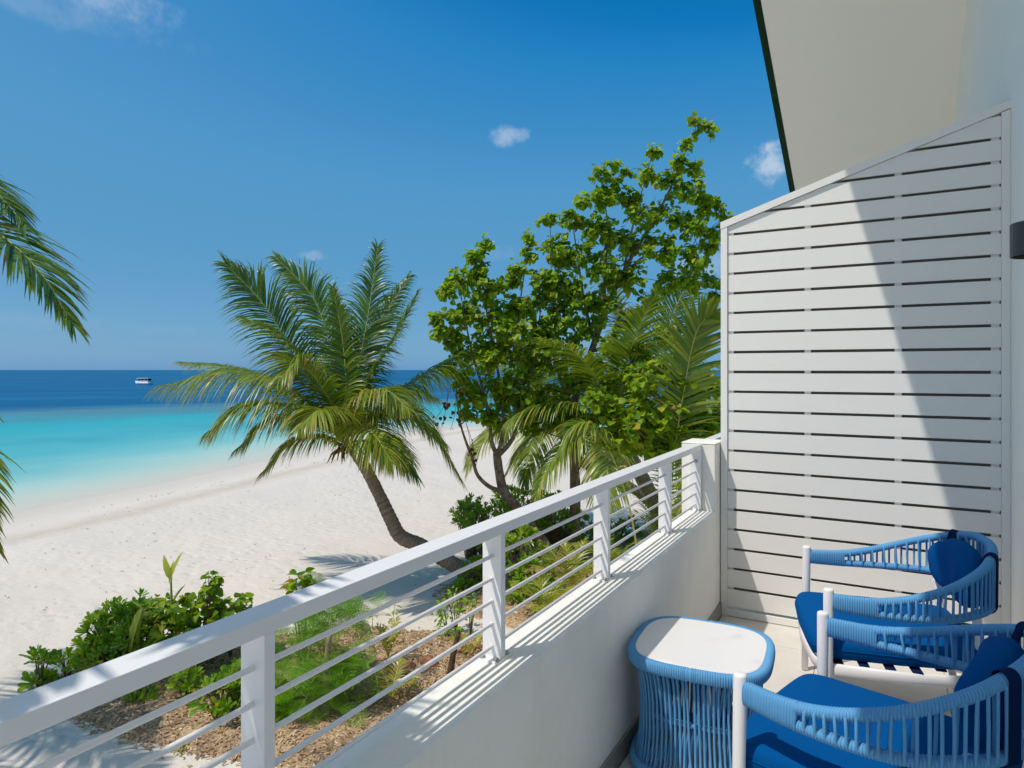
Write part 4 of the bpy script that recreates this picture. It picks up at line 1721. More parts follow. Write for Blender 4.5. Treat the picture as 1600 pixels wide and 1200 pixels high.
frond(lp_, [lc, V((-4.2, 0.6, 6.3)), V((-3.0, 0.35, 6.4)), V((-2.1, 0.1, 6.0)), V((-1.55, 0.0, 5.6))], 0.62, 84, 0.7, 0.2, 0.4, 0.05, 0.042)
frond(lp_, [lc, V((-4.4, 0.95, 6.5)), V((-3.4, 1.3, 6.95)), V((-2.7, 1.5, 6.95)), V((-2.2, 1.6, 6.6))], 0.62, 80, 0.6, 0.2, 0.4, 0.05, 0.036)
generic_palm(lp_, lc, [(185, 50, -40, 3.2, 0.4, 1.0), (215, 30, -60, 3.2, 0.45, 1.2), (255, 55, -30, 3.2, 0.35, 1.0), (300, 30, -60, 2.8, 0.5, 1.2), (240, 75, 20, 3.0, 0.3, 0.6), (160, 20, -60, 3.0, 0.5, 1.2), (275, 75, 0, 3.0, 0.3, 0.7)])

# palm farther left, out of the picture, whose shade lies on the sand at the lower left
nc = V((-11.7, 1.0, 5.8))
np_ = empty('coconut_palm', (-12.6, 0.2, 0), 0, 'coconut palm farther left whose shade lies on the sand', 'palm tree', 'coconut palms')
palm_trunk(np_, [V((-12.6, 0.2, -0.05)), V((-12.5, 0.4, 2.0)), V((-12.1, 0.8, 4.2)), nc], [0.2, 0.15, 0.13, 0.12])
crown_fibre(np_, nc, 0.22)
generic_palm(np_, nc, [(35, 25, -55, 3.0, 0.4, 1.0), (10, 40, -30, 3.0, 0.4, 0.8), (335, 20, -50, 3.2, 0.45, 1.0), (80, 40, -40, 2.8, 0.3, 0.8), (130, 40, -20, 3.0, 0.4, 1.0), (180, 40, -40, 3.4, 0.4, 1.0), (230, 20, -60, 3.4, 0.5, 1.2), (290, 50, -30, 3.4, 0.4, 1.0), (60, 70, 10, 3.0, 0.4, 1.0)])

# ------------------------------------------------------------------ palms behind the broadleaf trees
bc_ = P(862, 650, 18.2)
pb = empty('coconut_palm', G(1048, 838), 0, 'slender palm lying over to the left behind the broadleaf trees', 'palm tree', 'coconut palms')
pb.location.z = 0
palm_trunk(pb, [G(1048, 838) - V((0, 0, 0.05)), P(1023, 795, 17.9), P(989, 763, 18.0), P(950, 741, 18.0), P(908, 722, 18.1), P(884, 690, 18.2), bc_], [0.16, 0.13, 0.12, 0.115, 0.11, 0.10, 0.10])
crown_fibre(pb, bc_, 0.2)
generic_palm(pb, bc_, [(150, 20, -70, 3.2, 0.45, 1.4), (190, 10, -75, 3.2, 0.5, 1.5), (230, 10, -75, 3.0, 0.6, 1.5), (280, 5, -75, 3.0, 0.5, 1.5), (320, 15, -70, 3.0, 0.45, 1.4), (10, 40, -40, 3.2, 0.35, 1.2), (60, 60, -10, 3.2, 0.3, 1.0), (170, 60, -10, 3.2, 0.3, 1.0), (250, 70, 0, 3.2, 0.3, 0.8), (110, 40, -50, 3.2, 0.4, 1.3), (350, 65, 0, 3.2, 0.3, 0.9)], 0.95, 76, 0.045)
cc_ = P(962, 668, 15.4)
pc = empty('coconut_palm', G(1066, 876), 0, 'stout leaning palm behind the railing near the slatted screen', 'palm tree', 'coconut palms')
palm_trunk(pc, [G(1066, 876) - V((0, 0, 0.05)), P(1045, 835, 15.5), P(1022, 786, 15.5), P(1000, 740, 15.5), P(980, 705, 15.4), cc_], [0.24, 0.20, 0.18, 0.165, 0.155, 0.15])
crown_fibre(pc, cc_, 0.26)
generic_palm(pc, cc_, [(200, 20, -70, 3.0, 0.6, 1.4), (240, 5, -75, 2.8, 0.5, 1.5), (285, 0, -80, 2.8, 0.55, 1.5), (330, 10, -70, 3.0, 0.5, 1.4), (20, 30, -50, 3.2, 0.35, 1.2), (100, 55, -20, 3.3, 0.3, 1.0), (160, 55, -20, 3.3, 0.35, 1.0), (260, 65, 0, 3.6, 0.45, 0.8), (310, 72, 25, 3.8, 0.4, 0.6), (60, 72, 15, 3.6, 0.25, 0.7), (0, 55, -5, 3.4, 0.3, 0.9), (225, 42, -50, 3.2, 0.55, 1.2)], 0.98, 80, 0.047)
frond(pc, [cc_, P(988, 560, 16.0), P(962, 470, 16.6), P(944, 400, 17.0)], 0.8, 96, 0.8, 0.15, 0.6, 0.04, 0.04, rt=0.8)
frond(pc, [cc_, P(1030, 560, 16.5), P(1056, 480, 17.0), P(1092, 410, 17.5)], 0.95, 96, 0.5, 0.15, 0.08, 0.02, 0.042, up=V((0, 0, 0.25)) - FW)
frond(pc, [cc_, P(1010, 600, 15.0), P(1060, 560, 14.6), P(1110, 600, 14.2)], 0.9, 96, 1.0, 0.15, 0.5, 0.04, 0.04)
pd = empty('young_coconut_palm', G(1012, 992), 0, 'young trunkless coconut palm with tall fronds beside the slatted screen', 'palm tree', 'coconut palms')
db = G(1012, 992) + V((0, 0, 0.05))
for pts, ll, dr, tn in [
    ([(1038, 810, 11.0), (1066, 625, 10.8), (1088, 520, 10.6), (1118, 486, 10.3)], 0.72, 0.35, 0.55),
    ([(1060, 800, 11.2), (1100, 690, 11.4), (1150, 610, 11.8), (1220, 590, 12.2)], 0.72, 0.8, 0.5),
    ([(985, 800, 10.8), (945, 690, 10.6), (905, 665, 10.5), (868, 720, 10.4)], 0.62, 1.2, 0.55),
    ([(1050, 830, 10.6), (1080, 760, 10.2), (1105, 740, 9.9), (1140, 790, 9.7)], 0.55, 1.2, 0.6)]:
    frond(pd, [db] + [P(*q) for q in pts], ll * 1.15, 100, dr, 0.15, tn - 0.1, 0.04, 0.05, 0.30, up=(V((0, 0, 0.2)) - FW if dr < 0.5 else None), rt=0.85, thick=0.026)


# ------------------------------------------------------------------ broadleaf trees
def tree(name, label, base, limbs, clusters, depth, leaf_size, per, group, shape=HEART, singles=300, cat='tree', sprays=17):
    root = empty(name, base, 0, label, cat, group)
    loc = V(base)
    nodes = []
    for i, (pts, r0, r1) in enumerate(limbs):
        C = catmull([p if isinstance(p, V) else P(*p) for p in pts], 26)
        b = MB()
        rad = [lerp(r0, r1, k / 25) * (1 + 0.10 * mnoise.noise((k * 0.5, i * 3.3, 0.2))) for k in range(26)]
        b.tube([c - loc for c in C], rad, 9)
        b.build('trunk' if i == 0 else 'branch', M['bark'], root)
        nodes += [(c, rad[k]) for k, c in enumerate(C)][4:]
    lv = Leaves(shape, M['tree_leaf'], M['tree_leaf_single'])
    tw = MB()
    for (px, py, rp, dd) in clusters:
        z = depth + dd
        c = P(px, py, z)
        r = rp * z / FOC
        near = min(nodes, key=lambda nd: (nd[0] - c).length + (1.2 if nd[0].z > c.z + 0.1 else 0) + random.uniform(0, 0.3))
        a = near[0]
        mid = a.lerp(c, 0.5) + V((random.uniform(-.1, .1), random.uniform(-.1, .1), random.uniform(-0.02, 0.16)))
        tc = catmull([a, mid, c, c + (c - mid) * 0.5 * min(1, r / max((c - mid).length, .01))], 12)
        tw.tube([t - loc for t in tc], [lerp(min(near[1] * 0.7, 0.022), 0.005, k / 11) for k in range(12)], 5)
        nodes += [(t, 0.012) for t in tc[6:]]
        ns = max(3, int(sprays * (rp / 28.0) ** 1.3))
        for s in range(ns):
            d = V((random.gauss(0, 1), random.gauss(0, 1), random.gauss(0.25, 0.8))).normalized()
            s0 = c + d * r * 0.15
            s1 = c + V((d.x * r, d.y * r, d.z * r * 0.95)) * random.uniform(0.7, 1.05)
            tw.tube([s0 - loc, s0.lerp(s1, 0.5) + V((0, 0, 0.03)) - loc, s1 - loc], [0.006, 0.005, 0.003], 4, cap=False)
            m = max(4, int(per * random.uniform(0.7, 1.3)))
            for k in range(m):
                f = random.uniform(0.1, 1.0) ** 0.7
                p = s0.lerp(s1, f) + V((random.gauss(0, .042), random.gauss(0, .042), random.gauss(0, .042)))
                side = V((random.gauss(0, 1), random.gauss(0, 1), random.gauss(-0.35, 0.6))).normalized()
                ld = (side * 0.9 + d * 0.5 + V((0, 0, -0.25))).normalized()
                nr = V((random.gauss(0, 0.6), random.gauss(0, 0.6), 0.6)) + SUN_FROM * 0.8 - FW * 0.35
                tn = min(max(random.gauss(0.45, 0.2), 0.02), 0.9)
                if random.random() < 0.025:
                    tn = random.uniform(0.92, 1.0)
                lv.add(p + ld * 0.035, ld, nr, leaf_size * random.uniform(0.6, 1.15), tn, random.uniform(-0.5, 0.5))
    tw.build('twigs', M['twig'], root)
    tag(root.children[-1], kind='stuff')
    lv.emit(root, singles)
    return root, nodes


ZA = 15.0
A_CL = [(750, 402, 20, 0), (742, 425, 22, .2), (718, 440, 24, -.2), (702, 456, 18, -.3), (762, 450, 34, 0), (690, 498, 18, -.4), (684, 520, 12, -.5), (726, 498, 32, -.2), (705, 528, 18, -.3), (772, 498, 38, .2),
        (742, 552, 36, -.2), (716, 588, 22, -.4), (782, 556, 40, .2), (762, 606, 36, -.1), (795, 628, 30, .1), (735, 620, 22, -.4), (822, 480, 36, .4), (832, 540, 40, .3), (824, 600, 40, .1), (804, 432, 24, .4),
        (826, 396, 12, .5), (830, 372, 8, .5), (852, 445, 32, .6), (776, 655, 22, .0), (742, 652, 20, -.3), (820, 650, 26, .2), (758, 382, 10, .1), (800, 520, 30, -.5), (700, 580, 12, -.4)]
A_LIMBS = [
    ([on_ground(880, 892) - V((0, 0, 0.08)), (862, 868, 15.0), (839, 836, 15.0), (812, 800, 15.0), (788, 770, 15.0), (780, 738, 15.0), (776, 708, 15.0)], 0.16, 0.09),
    ([(784, 768, 15.0), (764, 760, 14.9), (746, 742, 14.8), (738, 715, 14.7), (728, 690, 14.6), (718, 655, 14.5), (712, 600, 14.5)], 0.055, 0.014),
    ([(777, 712, 15.0), (768, 690, 14.9), (764, 650, 14.9), (752, 600, 14.8), (735, 540, 14.7), (722, 470, 14.7)], 0.06, 0.012),
    ([(777, 710, 15.0), (783, 690, 15.0), (786, 650, 15.0), (778, 580, 15.0), (762, 500, 15.0), (752, 410, 15.0)], 0.055, 0.010),
    ([(778, 712, 15.0), (798, 690, 15.1), (812, 655, 15.1), (826, 600, 15.2), (838, 540, 15.3), (848, 450, 15.5)], 0.06, 0.012),
    ([(800, 688, 15.1), (815, 640, 15.0), (808, 560, 15.2), (812, 480, 15.4), (826, 385, 15.5)], 0.045, 0.009),
]
tree('sea_hibiscus_tree', 'shorter broadleaf tree with several grey stems left of the tall one', on_ground(880, 892), A_LIMBS, A_CL, ZA, 0.128, 14, 'broadleaf beach trees')
B_CL = [(1094, 200, 14, .2), (1108, 206, 8, .2), (1084, 192, 8, .2), (1066, 226, 10, .1), (1060, 256, 16, .1), (1090, 262, 12, .2), (1018, 242, 12, -.1), (1014, 272, 18, -.1), (1050, 290, 26, .1), (1085, 300, 26, .2), (1112, 322, 22, .3),
        (1138, 340, 14, .3), (958, 256, 8, -.2), (936, 275, 14, -.3), (956, 292, 20, -.2), (984, 266, 10, -.1), (908, 312, 14, -.4), (940, 312, 22, -.3), (980, 312, 22, -.1), (1002, 338, 28, 0), (1040, 336, 28, .1), (1080, 350, 26, .2),
        (1115, 366, 20, .3), (858, 346, 13, -.5), (890, 346, 18, -.4), (925, 356, 28, -.3), (960, 372, 30, -.2), (1000, 386, 30, 0), (1040, 392, 30, .1), (1085, 402, 26, .2), (1110, 386, 14, .3), (870, 392, 28, -.4), (905, 402, 32, -.3),
        (945, 422, 36, -.2), (990, 432, 28, 0), (1040, 442, 24, .2), (1078, 440, 18, .3), (872, 442, 30, -.4), (900, 462, 36, -.3), (940, 482, 34, -.1), (880, 502, 36, -.3), (916, 522, 34, -.2), (856, 522, 28, -.4), (872, 570, 34, -.3),
        (852, 620, 32, -.4), (902, 600, 26, -.1), (1112, 442, 12, .4), (1122, 462, 14, .4), (920, 570, 26, .2), (885, 650, 24, 0), (980, 500, 20, .3), (1010, 470, 20, .3), (962, 535, 24, -1.0), (1000, 545, 22, -1.2), (1042, 520, 20, -1.0), (985, 590, 22, -1.4), (1078, 560, 16, -1.0), (935, 620, 22, -1.0), (860, 655, 22, -.3), (838, 668, 16, -.4), (922, 655, 22, -.6), (948, 590, 24, -.8), (962, 648, 20, -1.0), (830, 570, 24, -.2), (1020, 580, 18, -1.4)]
ZB = 15.8
B_LIMBS = [
    ([on_ground(897, 868) - V((0, 0, 0.08)), (898, 820, 15.8), (899, 768, 15.8), (897, 720, 15.8), (893, 660, 15.8), (902, 610, 15.8), (922, 555, 15.8), (940, 505, 15.8), (962, 450, 15.8)], 0.15, 0.055),
    ([(962, 450, 15.8), (985, 405, 15.8), (1015, 355, 15.9), (1045, 300, 15.9), (1070, 240, 16.0), (1092, 205, 16.0)], 0.055, 0.010),
    ([(960, 452, 15.8), (1000, 405, 15.9), (1045, 390, 16.0), (1095, 382, 16.1)], 0.035, 0.010),
    ([(930, 540, 15.8), (915, 480, 15.6), (905, 420, 15.5), (895, 350, 15.4)], 0.045, 0.010),
    ([(945, 495, 15.8), (945, 430, 15.6), (950, 360, 15.6), (940, 285, 15.5)], 0.04, 0.009),
    ([(975, 425, 15.8), (985, 370, 15.7), (1000, 310, 15.7), (1018, 245, 15.7)], 0.035, 0.008),
    ([(898, 640, 15.8), (878, 600, 15.5), (862, 540, 15.4), (862, 460, 15.4), (860, 360, 15.3)], 0.045, 0.009),
    ([(898, 740, 15.8), (906, 728, 15.75), (911, 714, 15.7)], 0.05, 0.035),
    ([(899, 770, 15.8), (912, 752, 15.7), (920, 738, 15.7)], 0.03, 0.010),
]
tree('sea_hibiscus_tree', 'tallest broadleaf tree with a single dark trunk nearest the screen', on_ground(897, 868), B_LIMBS, B_CL, ZB, 0.128, 14, 'broadleaf beach trees')
C_CL = [(1042, 578, 24, 0), (1062, 600, 24, 0), (1044, 636, 28, 0), (1004, 640, 20, -.2), (980, 662, 24, -.3), (1080, 650, 24, .2), (1102, 672, 20, .2), (1050, 680, 28, 0), (952, 640, 18, -.2), (1020, 668, 22, -.2), (1010, 610, 16, 0), (930, 630, 16, -.3), (1085, 690, 20, .1), (1112, 650, 12, .3), (1000, 590, 20, -.2), (1078, 615, 22, .1), (1108, 605, 14, .2), (1000, 692, 20, -.2), (962, 690, 18, -.3), (1062, 556, 14, 0), (1030, 705, 20, 0), (1106, 702, 12, .2)]
C_LIMBS = [
    ([G(1040, 985) - V((0, 0, 0.05)), (1042, 860, 11.0), (1046, 760, 11.0), (1048, 690, 11.0), (1046, 600, 11.0)], 0.05, 0.015),
    ([(1046, 740, 11.0), (1020, 700, 10.8), (990, 665, 10.7), (960, 645, 10.7)], 0.025, 0.008),
    ([(1046, 730, 11.0), (1070, 690, 11.1), (1095, 665, 11.2)], 0.025, 0.008)]
tree('young_hibiscus', 'young broadleaf sapling with big pale leaves beside the screen', G(1040, 985), C_LIMBS, C_CL, 11.0, 0.125, 13, 'broadleaf beach trees', singles=250)

# bare branch with withered brown leaves hanging left of the shorter tree
db_ = empty('withered_vine', P(716, 658, 14.5), 0, 'withered vine with brown hanging leaves left of the shorter tree', 'vine')
lv = Leaves(HEART, M['dry_leaf'], M['dry_leaf'])
b = MB()
for (x0, y0, x1, y1) in ((700, 590, 690, 668), (706, 600, 678, 660), (712, 610, 704, 672), (716, 620, 716, 664), (722, 640, 736, 720), (728, 660, 742, 730)):
    a, e = P(x0, y0, 14.5), P(x1, y1, 14.4)
    C = catmull([a, a.lerp(e, 0.5) + V((0.05, 0.02, 0)), e], 10)
    b.tube([c - db_.location for c in C], 0.006, 4)
    for k in range(5):
        p = C[random.randint(5, 9)] + V((random.gauss(0, .03), random.gauss(0, .03), random.gauss(0, .04)))
        lv.add(p, V((random.gauss(0, .4), random.gauss(0, .4), -1)), V((random.gauss(0, 1), random.gauss(0, 1), .2)), random.uniform(0.05, 0.10), random.random())
b.build('stem', M['twig'], db_)
lv.emit(db_, 60)


# ------------------------------------------------------------------ shrubs and small plants
def rosette(lv, c, axis, size, n=14, tint=0.5):
    axis = V(axis).normalized()
    for k in range(n):
        f = k / n
        a = k * 2.4 + random.uniform(-0.3, 0.3)
        o1 = axis.orthogonal().normalized()
        o2 = axis.cross(o1)
        rad = (o1 * math.cos(a) + o2 * math.sin(a))
        tilt = lerp(1.35, 0.35, f) + random.uniform(-0.15, 0.15)
        d = rad * math.sin(tilt) + axis * math.cos(tilt)
        tn = min(max(random.gauss(tint + 0.15 * f, 0.16), 0), 0.92)
        if f < 0.15 and random.random() < 0.08:
            tn = 1.0
        lv.add(c - axis * size * 0.25 * (1 - f), d, axis, size * random.uniform(0.75, 1.1) * lerp(1.0, 0.7, f), tn, random.uniform(-0.25, 0.25))


def scaevola(label, base, mounds, leaf=0.14, singles=200, group='naupaka shrubs', tint=0.5, leaves_n=14):
    """mounds: (centre, radius xy, radius z, number of rosettes)"""
    root = empty('naupaka_shrub', base, 0, label, 'shrub', group)
    lv = Leaves(OBOV, M['scaevola'], M['scaevola_single'])
    st = MB()
    for c, rxy, rz, n in mounds:
        for i in range(int(n * 1.7)):
            u = random.uniform(-0.75, 1.0)
            a = i * 2.39996 + random.uniform(-0.3, 0.3)
            s = math.sqrt(max(0, 1 - u * u)) if u > 0 else 1.0
            q = random.uniform(0.62, 1.05)
            d = V((math.cos(a) * s, math.sin(a) * s, u))
            p = V(c) + V((d.x * rxy, d.y * rxy, d.z * rz)) * q
            if p.z < 0.06:
                p.z = 0.06 + random.uniform(0, 0.08)
            ax = (d * 0.8 + V((0, 0, 0.7)) + V((random.gauss(0, .2), random.gauss(0, .2), 0))).normalized()
            g = V((lerp(c[0], p.x, 0.25), lerp(c[1], p.y, 0.25), ground_z((c[0], c[1])) - 0.02))
            C = catmull([g, g.lerp(p, 0.55) + V((0, 0, 0.08)), p], 8)
            st.tube([x - root.location for x in C], [lerp(0.013, 0.006, k / 7) for k in range(8)], 5)
            rosette(lv, p, ax, leaf * random.uniform(0.85, 1.15), leaves_n, tint)
    o = st.build('stems', M['twig'], root)
    tag(o, kind='stuff')
    lv.emit(root, singles)
    return root


# near left group
b0 = on_ground(95, 1062)
scaevola('small naupaka sprig with one yellow leaf at the far left end of the bed', b0,
         [(P(62, 1028, 9.3), 0.12, 0.10, 4), (P(62, 1060, 9.3), 0.14, 0.06, 3), (P(105, 1030, 9.4), 0.14, 0.08, 3), (P(140, 1022, 9.5), 0.16, 0.10, 4), (P(165, 1015, 9.6), 0.12, 0.1, 3)], 0.19, 260, tint=0.55, leaves_n=12)
b1 = on_ground(195, 1045)
c1 = V((b1.x, b1.y, 0.30))
scaevola('bushy naupaka mound in the bed beside the low sprig', b1,
         [(P(178, 985, 9.8), 0.40, 0.30, 30), (P(200, 960, 10.0), 0.36, 0.32, 22), (P(165, 1020, 9.5), 0.35, 0.15, 12), (P(225, 990, 9.6), 0.35, 0.30, 18)], 0.16, 300, tint=0.4)
b2 = on_ground(372, 1120)
scaevola('low naupaka behind the railing post nearest the camera', b2,
         [(P(345, 1085, 8.3), 0.32, 0.16, 12), (P(290, 1065, 8.8), 0.2, 0.12, 6), (P(220, 1090, 8.8), 0.16, 0.10, 5), (P(380, 1060, 8.6), 0.3, 0.22, 12), (P(415, 1085, 8.4), 0.25, 0.2, 8)], 0.16, 250, tint=0.45)
# near the trees
scaevola('rounded naupaka bush left of the forked grey trunk', on_ground(775, 870),
         [(P(765, 815, 15.3), 0.75, 0.55, 60), (P(735, 805, 15.6), 0.40, 0.42, 24), (P(850, 800, 15.8), 0.75, 0.50, 50), (P(800, 790, 16.0), 0.5, 0.45, 25)], 0.17, 300, tint=0.35, leaves_n=13)
scaevola('pale green naupaka between the second and third railing posts', on_ground(828, 945),
         [(P(812, 860, 13.0), 0.40, 0.45, 26), (P(835, 905, 12.6), 0.45, 0.40, 24), (P(805, 930, 12.4), 0.3, 0.3, 12)], 0.165, 300, tint=0.62)
scaevola('small naupaka under the leaning palm trunk', on_ground(752, 925),
         [(P(745, 890, 13.2), 0.22, 0.25, 9), (P(725, 920, 13.0), 0.28, 0.2, 8)], 0.17, 120, tint=0.35)
scaevola('shaded naupaka thicket at the foot of the tall tree', on_ground(905, 880),
         [(P(905, 838, 16.3), 0.75, 0.5, 40), (P(960, 830, 16.8), 0.7, 0.4, 30), (P(870, 825, 16.8), 0.5, 0.5, 22)], 0.16, 200, tint=0.2)


def vine_mound(label, base, mounds, shape, leaf, count, mat, mats, name='beach_vine', cat='shrub', group=None, singles=250, tint=0.4):
    root = empty(name, base, 0, label, cat, group)
    lv = Leaves(shape, mat, mats)
    st = MB()
    for c, rxy, rz, n in mounds:
        c = V(c)
        for i in range(int(n * 1.6)):
            a = random.uniform(0, 6.28)
            u = random.uniform(-0.8, 1)
            s = math.sqrt(max(0, 1 - max(u, 0) ** 2))
            q = random.uniform(0.45, 1.05)
            p = c + V((math.cos(a) * s * rxy, math.sin(a) * s * rxy, u * rz)) * q
            p.z = max(p.z, 0.05)
            d = V((math.cos(a), math.sin(a), random.gauss(0, 0.5)))
            lv.add(p, d, V((random.gauss(0, .5), random.gauss(0, .5), 1)) + SUN_FROM * 0.4, leaf * random.uniform(0.6, 1.15), min(max(random.gauss(tint, 0.2), 0), 0.95), random.uniform(-.5, .5))
        for i in range(max(4, n // 16)):
            a = random.uniform(0, 6.28)
            e = c + V((math.cos(a) * rxy * 0.8, math.sin(a) * rxy * 0.8, random.uniform(0.2, 1) * rz))
            g = V((c.x, c.y, ground_z((c.x, c.y)) - 0.02))
            C = catmull([g, g.lerp(e, 0.5) + V((0, 0, 0.05)), e], 7)
            st.tube([x - root.location for x in C], [lerp(0.012, 0.004, k / 6) for k in range(7)], 5)
    o = st.build('stems', M['twig'], root)
    tag(o, kind='stuff')
    lv.emit(root, singles)
    return root


b3 = on_ground(310, 1030)
vine_mound('tangle of heart leaved vine with a tall sprig above the rail', b3,
           [(P(270, 975, 9.6), 0.38, 0.30, 90), (P(315, 965, 9.8), 0.36, 0.28, 90), (P(360, 955, 10.0), 0.36, 0.22, 80), (P(290, 1000, 9.4), 0.4, 0.25, 80), (P(330, 912, 9.8), 0.10, 0.16, 24), (P(323, 935, 9.8), 0.08, 0.1, 10), (P(292, 935, 9.7), 0.08, 0.08, 8), (P(395, 965, 9.9), 0.25, 0.15, 40), (P(245, 960, 9.8), 0.25, 0.3, 60)],
           HEART, 0.12, 0, M['tree_leaf'], M['tree_leaf_single'], tint=0.4, singles=300)
b = MB()
C = catmull([b3, P(318, 975, 9.8), P(326, 935, 9.8), P(332, 895, 9.8)], 12)
b.tube([c - b3 for c in C], [lerp(0.012, 0.004, k / 11) for k in range(12)], 5)
root3 = [o for o in SC.objects if o.name.startswith('beach_vine') and o.parent is None][0]
b.build('stem', M['twig'], root3)
vine_mound('yellow green leafy sprig rising just above the top rail', on_ground(478, 985),
           [(P(470, 915, 9.6), 0.20, 0.20, 34), (P(480, 945, 9.4), 0.24, 0.2, 34)], HEART, 0.13, 0, M['tree_leaf'], M['tree_leaf_single'], 'leafy_sprig', 'shrub', tint=0.72)
vine_mound('small yellow green shrub left of the second railing post', on_ground(705, 1010),
           [(P(712, 935, 11.2), 0.22, 0.16, 46), (P(700, 960, 11.0), 0.26, 0.22, 60), (P(735, 950, 11.0), 0.15, 0.2, 30), (P(700, 985, 10.8), 0.16, 0.14, 24)], OVAL, 0.10, 0, M['scaevola'], M['scaevola_single'], 'leafy_shrub', 'shrub', tint=0.75)


def sapling(label, px, py, h, n, leaf, shape=OVAL, mat='lime', cat='seedling', grp='seedlings in the mulch bed', lean=(0, 0)):
    g = on_ground(px, py)
    root = empty('seedling', g, 0, label, cat, grp)
    top = V((lean[0], lean[1], h))
    b = MB()
    C = catmull([V((0, 0, -0.03)), top * 0.5 + V((random.gauss(0, .02), random.gauss(0, .02), 0)), top], 9)
    b.tube(C, [lerp(0.007, 0.003, k / 8) for k in range(9)], 5)
    b.build('stem', M['stem_green'], root)
    lv = Leaves(shape, M[mat], M[mat])
    for i in range(n):
        f = random.uniform(0.3, 1.0)
        a = i * 2.4
        p = g + C[int(f * 8)]
        d = V((math.cos(a), math.sin(a), random.uniform(-0.6, 0.6)))
        lv.add(p + d * 0.03, d, V((random.gauss(0, .4), random.gauss(0, .4), 1)), leaf * random.uniform(0.7, 1.1), random.random())
    lv.emit(root, 60)
    return root


sapling('slim lime green seedling right of the feathery bush', 582, 992, 0.34, 10, 0.10)
sapling('tallest lime seedling with drooping leaves at the sand edge', 618, 996, 0.52, 16, 0.11)
sapling('tiny lime seedling close to the feathery bush', 566, 985, 0.26, 8, 0.09)
sapling('yellowish seedling low in the mulch near the stump', 640, 1092, 0.18, 10, 0.10)
sapling('weedy seedling on the bare chips below the low naupaka', 285, 1172, 0.10, 7, 0.07)
sapling('lime seedling right of the feathery bush foot', 560, 1130, 0.22, 12, 0.10)


def palm_seedling(label, px, py, n, L, ll, tint, az0=0, spread=360, e=(75, 5), grp='young palm seedlings', stiff=0.6, wid=0.03, nl=20):
    g = on_ground(px, py)
    root = empty('palm_seedling', g, 0, label, 'palm seedling', grp)
    for i in range(n):
        az = R(az0 + spread * (i + random.uniform(-.2, .2)) / n)
        e0 = R(random.uniform(e[0] - 12, e[0] + 10))
        frond(root, arc_frond_pts(g, az, e0, R(e[1] + random.uniform(-20, 20)), L * random.uniform(0.75, 1.1), 5), ll, nl, stiff, 0.3, tint + random.uniform(-.12, .12), 0.06, wid, 0.25, thick=0.010, rt=0.75)
    return root


palm_seedling('arching green and orange palm seedling between third and fourth posts', 890, 945, 12, 1.25, 0.34, 0.62)
palm_seedling('low green palm seedling clump behind the sill', 850, 975, 9, 0.9, 0.30, 0.6)
palm_seedling('palm seedling clump close to the third railing post', 950, 915, 10, 1.2, 0.36, 0.55)
palm_seedling('yellow stemmed palm seedling left of the fourth railing post', 1030, 890, 7, 2.2, 0.40, 0.6, e=(80, 40))
palm_seedling('slender yellow palm seedling in the middle of the mulch', 606, 1040, 4, 0.55, 0.20, 0.72, e=(80, 50), nl=10)
palm_seedling('yellow green palm seedling near the sill', 612, 1105, 7, 0.50, 0.20, 0.70, e=(70, 10), nl=12)
palm_seedling('small palm seedling beside the dead stump', 735, 1035, 5, 0.45, 0.18, 0.7, e=(60, 0), nl=10)


# the two taller broad shoots in the left group
def shoot(label, px, py, tip, depth, leaves, mat='lime'):
    g = on_ground(px, py)
    root = empty('coconut_shoot', g, 0, label, 'palm seedling', 'coconut shoots in the left bed')
    C = catmull([g - V((0, 0, 0.03)), g.lerp(P(*tip, depth), 0.5) + V((0.02, 0, 0)), P(*tip, depth)], 14)
    b = MB()
    b.tube([c - g for c in C], [lerp(0.026, 0.014, k / 13) for k in range(14)], 7)
    b.build('stem', M['stem_green'], root)
    for (f, d, L, w) in leaves:
        p = C[int(f * 13)]
        vs, fs = BLADE
        x, y, z = make_frame(d, V((0, 0, 1)) - RT * 0.3 - FW * 0.6)
        A = np.array([list(x * L), list(y * L * w), list(z * L)])
        me = np_mesh('leaf_blade', vs @ A + np.array(list(p - g)), fs, {'tint': np.full(len(vs), random.uniform(0.1, 0.7))})
        link('leaf_blade', me, M[mat], root)


shoot('tall yellow coconut shoot standing above the vine', 268, 1045, (267, 905), 9.7,
      [(1.0, -RT * 0.42 + V((0, 0, 1)), 0.36, 2.6), (1.0, RT * 0.16 + V((0, 0, 1)), 0.40, 2.2), (0.98, -RT * 0.12 + V((0, 0, 1)), 0.34, 2.0), (0.72, RT * 0.35 + V((0, 0, 1)), 0.32, 2.2), (0.5, -RT * 0.7 + V((0, 0, 0.5)), 0.34, 1.6), (0.42, RT * 0.4 + V((0, 0, 1)), 0.36, 2.4)])
shoot('broken coconut shoot with a big pale folded leaf', 212, 1050, (222, 950), 9.3,
      [(1.0, -RT * 0.42 + V((0, 0, -1)) - FW * 0.3, 0.66, 2.6), (0.95, -RT * 0.22 + V((0, 0, -1)) - FW * 0.2, 0.60, 1.8), (1.0, -RT * 0.9 + V((0, 0, 0.7)), 0.22, 1.2), (0.95, RT * 0.5 + V((0, 0, 0.5)), 0.25, 1.2)])

# feathery bush (bipinnate leaves)
fb = on_ground(508, 1128)
root = empty('feathery_bush', fb, 0, 'bright green feathery bush beside the nearest railing post', 'shrub')


